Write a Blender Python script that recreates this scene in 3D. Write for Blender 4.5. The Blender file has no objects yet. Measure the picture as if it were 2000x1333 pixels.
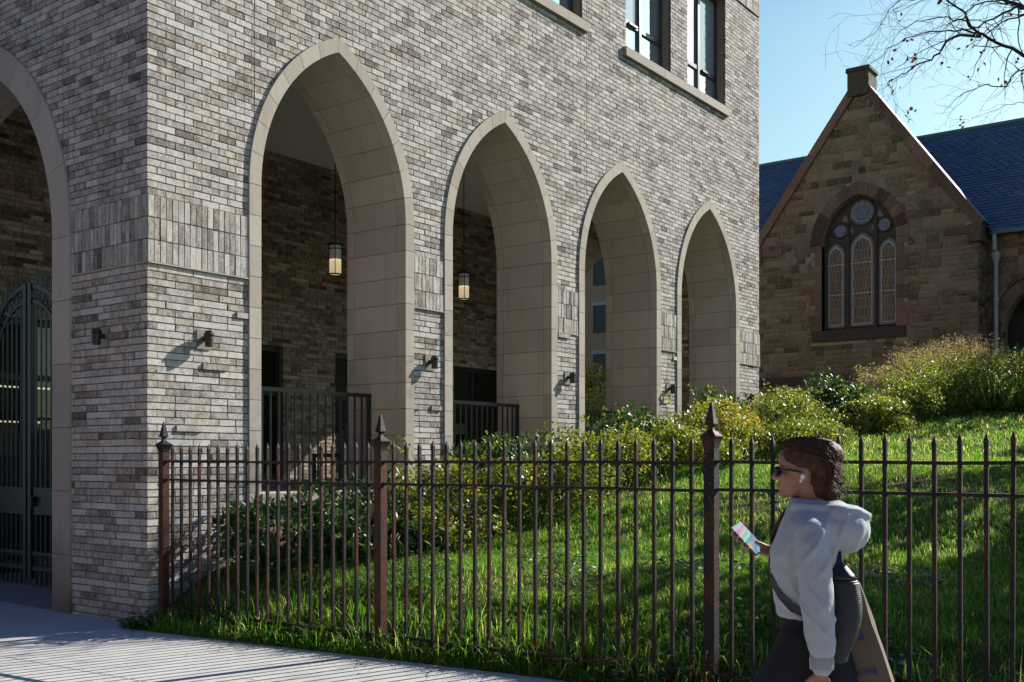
import bpy, bmesh, math, random
import numpy as np
from mathutils import Vector, Matrix, noise as mnoise
from mathutils.geometry import tessellate_polygon

random.seed(7)
rng = np.random.default_rng(7)
SC = bpy.context.scene
COL = SC.collection
PI = math.pi

# ------------------------------------------------------------------ frame
# Site frame: x runs away from the street along the side wall, y runs left along
# the street, origin at the foot of the building's street corner.
CAM = Vector((-5.848, -8.558, 1.52))
FWD = (0.801, 0.598)
RGT = (0.598, -0.801)
F = 2078.0

def at(px, py, d):
    """site point seen at photo pixel (px,py) at depth d"""
    k = (px - 1000.0) / F
    return Vector((CAM.x + d * (FWD[0] + RGT[0] * k), CAM.y + d * (FWD[1] + RGT[1] * k),
                   CAM.z + (900.0 - py) * d / F))

# ------------------------------------------------------------------ tagging
def tag(o, label=None, cat=None, group=None, kind=None):
    if label: o["label"] = label
    if cat: o["category"] = cat
    if group: o["group"] = group
    if kind: o["kind"] = kind
    return o

def empty(name, loc=(0, 0, 0), rz=0.0, parent=None):
    o = bpy.data.objects.new(name, None)
    COL.objects.link(o)
    o.location = loc
    o.rotation_euler = (0, 0, rz)
    o.empty_display_size = 0.1
    if parent: o.parent = parent
    return o

def copy_tree(o, parent=None):
    c = o.copy()
    COL.objects.link(c)
    if parent: c.parent = parent
    for ch in list(o.children):
        copy_tree(ch, c)
    return c

# ------------------------------------------------------------------ mesh builder
class MB:
    def __init__(self):
        self.v = []; self.f = []; self.c = []; self.col = (0.5, 0.5, 0.5, 1)
    def add(self, vs, fs):
        n = len(self.v)
        self.v.extend(vs)
        for f in fs:
            self.f.append(tuple(i + n for i in f)); self.c.append(self.col)
    def box(self, x0, x1, y0, y1, z0, z1):
        self.add([(x0,y0,z0),(x1,y0,z0),(x1,y1,z0),(x0,y1,z0),(x0,y0,z1),(x1,y0,z1),(x1,y1,z1),(x0,y1,z1)],
                 [(0,3,2,1),(4,5,6,7),(0,1,5,4),(1,2,6,5),(2,3,7,6),(3,0,4,7)])
    def cbox(self, c, s, R=None):
        cx, cy, cz = c; sx, sy, sz = (q / 2 for q in s)
        pts = [(-sx,-sy,-sz),(sx,-sy,-sz),(sx,sy,-sz),(-sx,sy,-sz),(-sx,-sy,sz),(sx,-sy,sz),(sx,sy,sz),(-sx,sy,sz)]
        if R is not None:
            pts = [tuple(R @ Vector(p)) for p in pts]
        self.add([(p[0]+cx,p[1]+cy,p[2]+cz) for p in pts],
                 [(0,3,2,1),(4,5,6,7),(0,1,5,4),(1,2,6,5),(2,3,7,6),(3,0,4,7)])
    def prism(self, poly, n0, n1, mp):
        """poly in (a,z); extruded along n through mapper mp(a,n,z)"""
        k = len(poly)
        vs = [mp(a, n0, z) for a, z in poly] + [mp(a, n1, z) for a, z in poly]
        fs = [tuple(range(k)), tuple(range(2*k-1, k-1, -1))]
        for i in range(k):
            j = (i + 1) % k
            fs.append((i, j, j + k, i + k))
        self.add(vs, fs)
    def polyprism(self, poly, n0, n1, mp):
        """concave outline"""
        k = len(poly)
        tris = tessellate_polygon([[Vector((a, z, 0)) for a, z in poly]])
        vs = [mp(a, n0, z) for a, z in poly] + [mp(a, n1, z) for a, z in poly]
        fs = []
        for t in tris:
            fs.append(tuple(t)); fs.append(tuple(i + k for i in reversed(t)))
        for i in range(k):
            j = (i + 1) % k
            fs.append((i, j, j + k, i + k))
        self.add(vs, fs)
    def tube(self, path, radii, sides=6, cap=True):
        path = [Vector(p) for p in path]
        n = len(path)
        if not hasattr(radii, '__len__'): radii = [radii] * n
        vs = []; fs = []
        t0 = (path[1] - path[0]).normalized()
        ref = Vector((0, 0, 1)) if abs(t0.z) < 0.9 else Vector((1, 0, 0))
        nrm = t0.cross(ref).normalized()
        for i in range(n):
            t = (path[min(i+1, n-1)] - path[max(i-1, 0)])
            if t.length < 1e-9: t = t0.copy()
            t.normalize()
            nrm = nrm - t * nrm.dot(t)
            if nrm.length < 1e-6: nrm = t.orthogonal()
            nrm.normalize()
            b = t.cross(nrm)
            for s in range(sides):
                a = 2 * PI * s / sides
                vs.append(tuple(path[i] + (nrm * math.cos(a) + b * math.sin(a)) * radii[i]))
        for i in range(n - 1):
            for s in range(sides):
                s2 = (s + 1) % sides
                fs.append((i*sides+s, i*sides+s2, (i+1)*sides+s2, (i+1)*sides+s))
        if cap:
            fs.append(tuple(range(sides-1, -1, -1)))
            fs.append(tuple((n-1)*sides + s for s in range(sides)))
        self.add(vs, fs)
    def lathe(self, prof, c, sides=20, square=False, rot=0.0):
        """prof: (radius, z); around vertical axis at c"""
        vs = []; fs = []
        n = len(prof)
        for r, z in prof:
            for s in range(sides):
                a = 2 * PI * s / sides + rot
                vs.append((c[0] + r * math.cos(a), c[1] + r * math.sin(a), c[2] + z))
        for i in range(n - 1):
            for s in range(sides):
                s2 = (s + 1) % sides
                fs.append((i*sides+s, i*sides+s2, (i+1)*sides+s2, (i+1)*sides+s))
        fs.append(tuple(range(sides-1, -1, -1)))
        fs.append(tuple((n-1)*sides + s for s in range(sides)))
        self.add(vs, fs)
    def ring(self, c, R, r, axis='x', seg=20, sides=6):
        vs = []; fs = []
        for i in range(seg):
            a = 2*PI*i/seg
            for s in range(sides):
                b = 2*PI*s/sides
                rr = R + r*math.cos(b)
                p, q, w = rr*math.cos(a), rr*math.sin(a), r*math.sin(b)
                if axis == 'x': vs.append((c[0]+w, c[1]+p, c[2]+q))
                elif axis == 'y': vs.append((c[0]+p, c[1]+w, c[2]+q))
                else: vs.append((c[0]+p, c[1]+q, c[2]+w))
        for i in range(seg):
            j = (i+1) % seg
            for s in range(sides):
                t = (s+1) % sides
                fs.append((i*sides+s, j*sides+s, j*sides+t, i*sides+t))
        self.add(vs, fs)
    def build(self, name, mat, parent=None, smooth=False, tint=False):
        me = bpy.data.meshes.new(name)
        me.from_pydata(self.v, [], self.f)
        if tint:
            at_ = me.attributes.new("tint", 'FLOAT_COLOR', 'FACE')
            at_.data.foreach_set("color", np.array(self.c, dtype=np.float32).ravel())
        me.materials.append(mat)
        if smooth:
            me.polygons.foreach_set("use_smooth", [True] * len(me.polygons))
        me.update()
        o = bpy.data.objects.new(name, me)
        COL.objects.link(o)
        if parent: o.parent = parent
        return o

def np_mesh(name, verts, quads, fcol, mat, parent=None, smooth=False):
    """verts (N,3), quads (M,4) or (M,3), fcol (M,4)"""
    me = bpy.data.meshes.new(name)
    k = quads.shape[1]; m = len(quads)
    me.vertices.add(len(verts)); me.vertices.foreach_set("co", verts.astype(np.float32).ravel())
    me.loops.add(m * k); me.loops.foreach_set("vertex_index", quads.astype(np.int32).ravel())
    me.polygons.add(m)
    me.polygons.foreach_set("loop_start", np.arange(0, m * k, k, dtype=np.int32))
    if smooth: me.polygons.foreach_set("use_smooth", np.ones(m, dtype=bool))
    if fcol is not None:
        a = me.attributes.new("tint", 'FLOAT_COLOR', 'FACE')
        a.data.foreach_set("color", fcol.astype(np.float32).ravel())
    me.materials.append(mat)
    me.update(calc_edges=True)
    o = bpy.data.objects.new(name, me)
    COL.objects.link(o)
    if parent: o.parent = parent
    return o

# ------------------------------------------------------------------ materials
class NT:
    def __init__(self, name):
        self.m = bpy.data.materials.new(name); self.m.use_nodes = True
        self.t = self.m.node_tree; self.t.nodes.clear()
        self.out = self.n('ShaderNodeOutputMaterial')
    def n(self, typ, **kw):
        nd = self.t.nodes.new(typ)
        for k, v in kw.items(): setattr(nd, k, v)
        return nd
    def l(self, a, b): self.t.links.new(a, b)
    def val(self, sock, v):
        if hasattr(v, 'is_output'): self.l(v, sock)
        else: sock.default_value = v
    def math(self, op, a, b=0.0, c=None, clamp=False):
        nd = self.n('ShaderNodeMath', operation=op); nd.use_clamp = clamp
        self.val(nd.inputs[0], a); self.val(nd.inputs[1], b)
        if c is not None: self.val(nd.inputs[2], c)
        return nd.outputs[0]
    def coord(self, kind='Object'): return self.n('ShaderNodeTexCoord').outputs[kind]
    def mapping(self, vec, scale=(1,1,1), loc=(0,0,0), rot=(0,0,0)):
        nd = self.n('ShaderNodeMapping')
        self.l(vec, nd.inputs[0]); nd.inputs['Scale'].default_value = scale
        nd.inputs['Location'].default_value = loc; nd.inputs['Rotation'].default_value = rot
        return nd.outputs[0]
    def noise(self, vec, scale, detail=4.0, rough=0.55, out='Fac'):
        nd = self.n('ShaderNodeTexNoise'); self.l(vec, nd.inputs['Vector'])
        nd.inputs['Scale'].default_value = scale; nd.inputs['Detail'].default_value = detail
        nd.inputs['Roughness'].default_value = rough
        return nd.outputs[out]
    def ramp(self, fac, stops, interp='LINEAR'):
        nd = self.n('ShaderNodeValToRGB'); self.val(nd.inputs[0], fac)
        cr = nd.color_ramp; cr.interpolation = interp
        while len(cr.elements) > 1: cr.elements.remove(cr.elements[-1])
        cr.elements[0].position = stops[0][0]; cr.elements[0].color = (*stops[0][1], 1)
        for p, c in stops[1:]:
            e = cr.elements.new(p); e.color = (*c, 1)
        return nd.outputs[0]
    def mix(self, fac, a, b, mode='MIX'):
        nd = self.n('ShaderNodeMix', data_type='RGBA', blend_type=mode)
        self.val(nd.inputs[0], fac)
        for s, v in ((nd.inputs[6], a), (nd.inputs[7], b)):
            if hasattr(v, 'is_output'): self.l(v, s)
            else: s.default_value = (*v, 1) if len(v) == 3 else v
        return nd.outputs[2]
    def attr(self, name='tint'):
        nd = self.n('ShaderNodeAttribute'); nd.attribute_name = name
        return nd.outputs['Color']
    def sep(self, c):
        nd = self.n('ShaderNodeSeparateColor'); self.l(c, nd.inputs[0]); return nd.outputs
    def sepxyz(self, c):
        nd = self.n('ShaderNodeSeparateXYZ'); self.l(c, nd.inputs[0]); return nd.outputs
    def bump(self, h, dist=0.01, strength=1.0):
        nd = self.n('ShaderNodeBump'); nd.inputs['Distance'].default_value = dist
        nd.inputs['Strength'].default_value = strength; self.l(h, nd.inputs['Height'])
        return nd.outputs[0]
    def principled(self, color, rough=0.7, metal=0.0, normal=None, spec=0.5, **kw):
        p = self.n('ShaderNodeBsdfPrincipled')
        if hasattr(color, 'is_output'): self.l(color, p.inputs['Base Color'])
        else: p.inputs['Base Color'].default_value = (*color, 1)
        self.val(p.inputs['Roughness'], rough); self.val(p.inputs['Metallic'], metal)
        p.inputs['Specular IOR Level'].default_value = spec
        if normal is not None: self.l(normal, p.inputs['Normal'])
        for k, v in kw.items(): p.inputs[k].default_value = v
        self.l(p.outputs[0], self.out.inputs[0])
        return p

def simple(name, col, rough=0.6, metal=0.0, nscale=12.0, var=0.25, bump=0.002, spec=0.5):
    t = NT(name); c = t.coord()
    n1 = t.noise(c, nscale, 5); n2 = t.noise(c, nscale * 7, 3)
    lo = tuple(x * (1 - var) for x in col); hi = tuple(min(1, x * (1 + var)) for x in col)
    colr = t.mix(n1, lo, hi)
    nb = t.bump(n2, bump) if bump else None
    t.principled(colr, rough, metal, nb, spec)
    return t.m

def brick_mat(name, stops, bumpd=0.006, bloom=0.0):
    t = NT(name); c = t.coord(); s = t.sep(t.attr())
    comb = t.n('ShaderNodeCombineXYZ')
    t.l(t.math('MULTIPLY', s[0], 37.0), comb.inputs[0]); t.l(t.math('MULTIPLY', s[1], 53.0), comb.inputs[1]); t.l(t.math('MULTIPLY', s[2], 29.0), comb.inputs[2])
    va = t.n('ShaderNodeVectorMath', operation='ADD'); t.l(c, va.inputs[0]); t.l(comb.outputs[0], va.inputs[1])
    v = va.outputs[0]
    nA = t.noise(t.mapping(v, (1, 1, 0.45)), 16, 5, 0.65)
    nB = t.noise(v, 75, 4, 0.7)
    val = t.math('ADD', s[0], t.math('MULTIPLY', t.math('SUBTRACT', nA, 0.5), 1.05))
    val = t.math('ADD', val, t.math('MULTIPLY', t.math('SUBTRACT', nB, 0.5), 1.25), clamp=True)
    nL = t.noise(c, 0.55, 4, 0.6)
    val = t.math('ADD', val, t.math('MULTIPLY', t.math('SUBTRACT', nL, 0.5), 0.30), clamp=True)
    col = t.ramp(val, stops)
    # lime bloom and run-off streaks that keep their own shape
    nS = t.noise(t.mapping(c, (1, 1, 0.16)), 2.6, 4, 0.6)
    bl = t.math('MULTIPLY', t.math('SUBTRACT', nS, 0.56, clamp=True), bloom, clamp=True)
    col = t.mix(bl, col, (0.60, 0.585, 0.57))
    st = t.math('MULTIPLY', t.math('SUBTRACT', 0.43, nS, clamp=True), 2.2, clamp=True)
    col = t.mix(st, col, t.mix(1.0, col, (0.62, 0.58, 0.54), 'MULTIPLY'))
    # warm / cool shift per brick
    warm = t.mix(s[1], (1.06, 0.99, 0.91), (0.99, 1.0, 1.0))
    col = t.mix(1.0, col, warm, 'MULTIPLY')
    h = t.math('ADD', t.math('MULTIPLY', nA, 0.6), nB)
    t.principled(col, 0.88, 0, t.bump(h, bumpd), 0.3)
    return t.m

M = {}
M['brick'] = brick_mat('grey_brick', [(0.0,(0.060,0.048,0.042)),(0.28,(0.19,0.163,0.145)),(0.50,(0.37,0.340,0.31)),(0.80,(0.57,0.548,0.528))], 0.007, 1.6)
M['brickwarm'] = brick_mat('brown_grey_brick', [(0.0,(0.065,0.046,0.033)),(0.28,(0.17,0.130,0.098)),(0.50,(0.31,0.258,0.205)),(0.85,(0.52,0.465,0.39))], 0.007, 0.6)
M['mortar'] = simple('mortar', (0.25,0.195,0.150), 0.95, nscale=20, var=0.15, bump=0.004, spec=0.1)
M['stone'] = brick_mat('sandstone_ashlar', [(0.0,(0.075,0.052,0.036)),(0.28,(0.22,0.150,0.092)),(0.58,(0.38,0.268,0.168)),(0.95,(0.48,0.36,0.235))], 0.05)
M['redstone'] = brick_mat('brownstone_trim', [(0.0,(0.055,0.040,0.033)),(0.35,(0.15,0.088,0.064)),(0.75,(0.25,0.142,0.102))], 0.012)
M['darkstone'] = brick_mat('dark_brownstone', [(0.0,(0.045,0.036,0.03)),(0.5,(0.10,0.077,0.06)),(0.9,(0.15,0.115,0.085))], 0.015)
M['stonemortar'] = simple('lime_mortar', (0.36,0.31,0.21), 0.95, nscale=9, var=0.25, bump=0.01, spec=0.1)
M['redbrick'] = brick_mat('red_brick', [(0.0,(0.07,0.03,0.024)),(0.5,(0.16,0.06,0.045)),(1.0,(0.23,0.10,0.075))])

def cast_mat():
    t = NT('cast_stone'); c = t.coord(); s = t.sep(t.attr())
    n1 = t.noise(c, 2.2, 5, 0.6); n2 = t.noise(c, 90, 3); n3 = t.noise(t.mapping(c,(1,1,0.15)), 7, 4)
    f = t.math('ADD', t.math('MULTIPLY', n1, 0.45), t.math('MULTIPLY', s[0], 0.55))
    col = t.mix(f, (0.335,0.285,0.232), (0.50,0.445,0.375))
    n4 = t.noise(c, 26, 5, 0.7)
    col = t.mix(t.math('MULTIPLY', t.math('SUBTRACT', n4, 0.58, clamp=True), 2.4, clamp=True), col, (0.24,0.205,0.165))
    zz = t.sepxyz(c)[2]
    gr = t.math('MULTIPLY', t.math('SUBTRACT', t.math('ADD', t.math('MULTIPLY', n1, 0.9), 0.35), zz, clamp=True), 1.1, clamp=True)
    col = t.mix(gr, col, (0.17,0.125,0.085))
    col = t.mix(t.math('MULTIPLY', t.math('SUBTRACT', n3, 0.52, clamp=True), 1.6, clamp=True), col, (0.28,0.235,0.19))
    t.principled(col, 0.85, 0, t.bump(t.math('ADD', n2, n4), 0.0022), 0.25)
    return t.m
M['cast'] = cast_mat()
M['ceiling'] = simple('ceiling_plaster', (0.66,0.63,0.57), 0.9, nscale=1.5, var=0.05, bump=0.0, spec=0.2)
M['floor'] = simple('paver_floor', (0.20,0.19,0.175), 0.85, nscale=3, var=0.2, bump=0.002)
M['black'] = simple('black_metal', (0.018,0.018,0.019), 0.42, 0.0, 9, 0.3, 0.0006)
M['bluegate'] = simple('navy_gate_paint', (0.008,0.013,0.030), 0.38, 0.0, 9, 0.3, 0.0006)
M['bronze'] = simple('sconce_metal', (0.055,0.05,0.044), 0.38, 0.6, 14, 0.2, 0.0004)
M['plate'] = simple('sconce_plate', (0.23,0.205,0.165), 0.45, 0.3, 14, 0.12, 0.0003)
M['winframe'] = simple('window_frame', (0.055,0.058,0.064), 0.35, 0.3, 6, 0.15, 0)
M['doorframe'] = simple('door_frame', (0.018,0.018,0.02), 0.4, 0.2, 6, 0.15, 0)

def glass_mat(name, base, metal, rough=0.04, wob=0.004):
    t = NT(name); c = t.coord()
    n = t.noise(c, 1.3, 2); n2 = t.noise(t.mapping(c,(1,1,0.2)), 2.0, 2)
    col = t.mix(n2, tuple(x*0.8 for x in base), base)
    t.principled(col, rough, metal, t.bump(n, wob), 0.6)
    return t.m
M['skyglass'] = glass_mat('reflective_glass', (0.72,0.84,0.97), 0.85)
M['blindglass'] = glass_mat('glass_over_pale_blind', (0.50,0.53,0.57), 0.45, 0.08)
M['darkglass'] = glass_mat('dark_glass', (0.012,0.016,0.014), 0.0, 0.03, 0.001)

def rust_mat(name, rustiness):
    t = NT(name); c = t.coord()
    n1 = t.noise(t.mapping(c,(1,1,0.35)), 9, 6, 0.7); n2 = t.noise(c, 60, 4, 0.7); n3 = t.noise(c, 190, 3)
    f = t.math('ADD', t.math('MULTIPLY', n1, 1.0), t.math('MULTIPLY', t.math('SUBTRACT', n2, 0.5), 0.7))
    m = t.ramp(f, [(0.62 - rustiness, (0,0,0)), (0.70 - rustiness, (1,1,1))])
    rust = t.ramp(n2, [(0.2,(0.020,0.005,0.0025)),(0.5,(0.066,0.0165,0.007)),(0.8,(0.15,0.048,0.018))])
    paint = t.mix(n3, (0.006,0.006,0.007), (0.018,0.017,0.018))
    col = t.mix(m, paint, rust)
    ro = t.math('ADD', 0.42, t.math('MULTIPLY', n2, 0.4))
    t.principled(col, ro, 0.0, t.bump(t.math('ADD', n2, n3), 0.002), 0.28)
    return t.m
M['picket'] = rust_mat('rusty_black_iron', 0.105)
M['post'] = rust_mat('rusted_post_iron', 0.24)
M['postblack'] = rust_mat('flaking_black_post_iron', 0.075)

def concrete_mat():
    t = NT('sidewalk_concrete'); c = t.coord()
    n1 = t.noise(c, 0.7, 5, 0.6); n2 = t.noise(c, 8, 5, 0.65); n3 = t.noise(c, 160, 2)
    f = t.math('ADD', t.math('MULTIPLY', n1, 0.55), t.math('MULTIPLY', n2, 0.45))
    col = t.ramp(f, [(0.3,(0.35,0.34,0.315)),(0.5,(0.44,0.43,0.405)),(0.72,(0.49,0.48,0.455))])
    sp = t.ramp(n3, [(0.30,(0.72,0.72,0.72)),(0.42,(1,1,1))])
    col = t.mix(1.0, col, sp, 'MULTIPLY')
    vo = t.n('ShaderNodeTexVoronoi'); t.l(c, vo.inputs['Vector']); vo.inputs['Scale'].default_value = 2.3
    gum = t.ramp(vo.outputs['Distance'], [(0.035,(0.45,0.44,0.43)),(0.055,(1,1,1))])
    stn = t.ramp(t.noise(c, 1.9, 6, 0.7), [(0.55,(1,1,1)),(0.72,(0.74,0.72,0.69))])
    col = t.mix(1.0, t.mix(1.0, col, gum, 'MULTIPLY'), stn, 'MULTIPLY')
    t.principled(col, 0.9, 0, t.bump(t.math('ADD', n3, n2), 0.002), 0.25)
    return t.m
M['concrete'] = concrete_mat()
M['joint'] = simple('joint_dirt', (0.10,0.09,0.075), 0.95, bump=0.003)
M['asphalt'] = simple('asphalt', (0.05,0.05,0.05), 0.9, nscale=30, var=0.3, bump=0.004)
M['kerb'] = simple('kerb_stone', (0.30,0.29,0.28), 0.85, nscale=6, bump=0.003)

def soil_mat():
    t = NT('lawn_soil'); c = t.coord()
    n1 = t.noise(c, 1.1, 5); n2 = t.noise(c, 28, 4, 0.7)
    g = t.mix(n2, (0.035,0.055,0.012), (0.075,0.105,0.025))
    b = t.mix(n2, (0.045,0.032,0.018), (0.11,0.08,0.045))
    m = t.ramp(n1, [(0.50,(0,0,0)),(0.66,(1,1,1))])
    t.principled(t.mix(m, g, b), 0.95, 0, t.bump(n2, 0.03), 0.1)
    return t.m
M['lawn'] = soil_mat()

def leaf_mat(name, stops, rough=0.45, trans=0.35, spec=0.5):
    t = NT(name); s = t.sep(t.attr())
    col = t.ramp(s[0], stops)
    col = t.mix(1.0, col, t.mix(s[1], (0.72,0.72,0.72), (1.2,1.2,1.2)), 'MULTIPLY')
    p = t.principled(col, rough, 0, None, spec)
    tr = t.n('ShaderNodeBsdfTranslucent'); t.l(t.mix(1.0, col, (1.75,1.75,0.9), 'MULTIPLY'), tr.inputs[0])
    mx = t.n('ShaderNodeMixShader'); mx.inputs[0].default_value = trans
    t.l(p.outputs[0], mx.inputs[1]); t.l(tr.outputs[0], mx.inputs[2]); t.l(mx.outputs[0], t.out.inputs[0])
    return t.m
M['grass'] = leaf_mat('grass_blade', [(0.0,(0.045,0.125,0.014)),(0.45,(0.095,0.210,0.028)),(0.75,(0.165,0.265,0.052)),(0.9,(0.33,0.31,0.15)),(1.0,(0.42,0.37,0.22))], 0.55, 0.58, 0.25)
M['rhodo'] = leaf_mat('glossy_evergreen_leaf', [(0.0,(0.026,0.070,0.020)),(0.6,(0.050,0.115,0.030)),(1.0,(0.10,0.17,0.045))], 0.38, 0.30, 0.5)
M['rose'] = leaf_mat('autumn_shrub_leaf', [(0.0,(0.07,0.115,0.018)),(0.45,(0.17,0.205,0.038)),(0.78,(0.30,0.275,0.05)),(0.90,(0.40,0.28,0.035)),(0.965,(0.34,0.11,0.025)),(1.0,(0.30,0.035,0.02))], 0.42, 0.42, 0.45)
M['plume'] = leaf_mat('dry_plume', [(0.0,(0.26,0.20,0.11)),(0.6,(0.38,0.31,0.19)),(1.0,(0.48,0.41,0.28))], 0.8, 0.4, 0.2)
M['treeleaf'] = leaf_mat('tree_leaf', [(0.0,(0.04,0.08,0.02)),(0.6,(0.09,0.12,0.03)),(1.0,(0.18,0.07,0.03))], 0.5, 0.3, 0.4)
M['redleaf'] = leaf_mat('dry_red_leaf', [(0.0,(0.05,0.012,0.012)),(1.0,(0.14,0.03,0.02))], 0.6, 0.3, 0.3)
M['ivy'] = leaf_mat('weed_leaf', [(0.0,(0.03,0.075,0.03)),(1.0,(0.07,0.14,0.045))], 0.45, 0.3, 0.5)
M['stem'] = simple('woody_stem', (0.11,0.075,0.045), 0.9, nscale=30, var=0.4, bump=0.003)
M['bark'] = simple('dark_bark', (0.045,0.036,0.030), 0.95, nscale=12, var=0.4, bump=0.01)

def slate_mat():
    t = NT('slate_roof'); s = t.sep(t.attr()); c = t.coord()
    n = t.noise(c, 9, 4)
    f = t.math('ADD', t.math('MULTIPLY', s[0], 0.7), t.math('MULTIPLY', n, 0.3))
    col = t.ramp(f, [(0.0,(0.046,0.055,0.070)),(0.6,(0.085,0.098,0.120)),(1.0,(0.14,0.150,0.165))])
    t.principled(col, 0.42, 0, t.bump(n, 0.004), 0.5)
    return t.m
M['slate'] = slate_mat()
M['copper'] = simple('verdigris_gutter', (0.10,0.17,0.165), 0.7, nscale=5, var=0.3, bump=0.001)
M['pipe'] = simple('grey_downpipe', (0.42,0.42,0.44), 0.5, nscale=5, var=0.15, bump=0)

def stained_mat(name, palette, rows=0.30, cols=0.11):
    t = NT(name); c = t.coord(); x = t.sepxyz(c)
    vec = t.n('ShaderNodeCombineXYZ'); t.l(x[1], vec.inputs[0]); t.l(x[2], vec.inputs[1])
    br = t.n('ShaderNodeTexBrick'); br.offset = 0.5; t.l(vec.outputs[0], br.inputs['Vector'])
    br.inputs['Scale'].default_value = 1.0; br.inputs['Brick Width'].default_value = cols
    br.inputs['Row Height'].default_value = rows; br.inputs['Mortar Size'].default_value = 0.006
    br.inputs['Color1'].default_value = (0,0,0,1); br.inputs['Color2'].default_value = (1,1,1,1)
    n = t.noise(c, 1.6, 2)
    f = t.math('ADD', t.math('MULTIPLY', t.sep(br.outputs['Color'])[0], 0.5), t.math('MULTIPLY', n, 0.6))
    col = t.ramp(f, palette)
    col = t.mix(br.outputs['Fac'], col, (0.20,0.215,0.22))
    t.principled(col, 0.3, 0, None, 0.4)
    return t.m
M['stained'] = stained_mat('stained_glass_amber', [(0.2,(0.028,0.022,0.018)),(0.5,(0.060,0.036,0.022)),(0.62,(0.105,0.052,0.016)),(0.85,(0.080,0.062,0.048))])
M['stainedborder'] = stained_mat('stained_glass_border', [(0.2,(0.035,0.040,0.042)),(0.8,(0.075,0.088,0.092))], 0.09, 0.06)
M['stainedblue'] = stained_mat('stained_glass_blue', [(0.2,(0.04,0.05,0.12)),(0.6,(0.09,0.12,0.30)),(0.9,(0.17,0.19,0.30))], 0.12, 0.12)
M['came'] = simple('pale_came', (0.38,0.41,0.42), 0.6, var=0.1, bump=0)

def emit(name, col, s):
    t = NT(name); e = t.n('ShaderNodeEmission'); e.inputs[0].default_value = (*col, 1); e.inputs[1].default_value = s
    t.l(e.outputs[0], t.out.inputs[0]); return t.m
M['strip'] = emit('strip_light', (1.0, 0.85, 0.6), 0.55)
M['lobbywall'] = simple('lobby_wall', (0.42, 0.36, 0.18), 0.8, var=0.1)
M['lobbydark'] = simple('lobby_dark', (0.05, 0.06, 0.05), 0.8, var=0.1)
def clear_glass():
    t = NT('clear_glass'); g = t.n('ShaderNodeBsdfGlossy'); g.inputs['Roughness'].default_value = 0.02
    tr = t.n('ShaderNodeBsdfTransparent'); tr.inputs[0].default_value = (0.75, 0.82, 0.78, 1)
    fr = t.n('ShaderNodeFresnel'); fr.inputs[0].default_value = 1.5
    mx = t.n('ShaderNodeMixShader'); t.l(fr.outputs[0], mx.inputs[0]); t.l(tr.outputs[0], mx.inputs[1]); t.l(g.outputs[0], mx.inputs[2])
    t.l(mx.outputs[0], t.out.inputs[0]); return t.m
M['clearglass'] = clear_glass()

# ------------------------------------------------------------------ terrain
def smooth(t):
    t = np.clip(t, 0, 1); return t*t*(3-2*t)
def walk_z(b):
    return 0.018 * np.clip(b, 0, 4.4)
def edge_x(b):
    return -0.21 + 0.034 * np.clip(b, 0, 5)
HX = [-0.25, 0.0, 0.35, 0.7, 1.4, 2.7, 3.2, 4.2, 5.5, 6.85, 9.6, 13.0, 16.0, 22.0, 27.0, 60.0]
HZ = [0.0, 0.03, 0.23, 0.42, 0.55, 0.66, 0.74, 0.94, 1.17, 1.35, 1.63, 2.05, 2.50, 3.05, 3.30, 3.9]
def ground_z(x, b):
    x = np.asarray(x, float); b = np.asarray(b, float)
    z = np.interp(x, HX, HZ)
    z = z + np.clip(1 - x / 1.5, 0, 1) * walk_z(b)
    z = z + 0.035 * np.sin(x * 1.7 + b * 0.9) * np.clip(x, 0, 1) * np.cos(b * 1.3 - x * 0.4)
    return z

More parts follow.
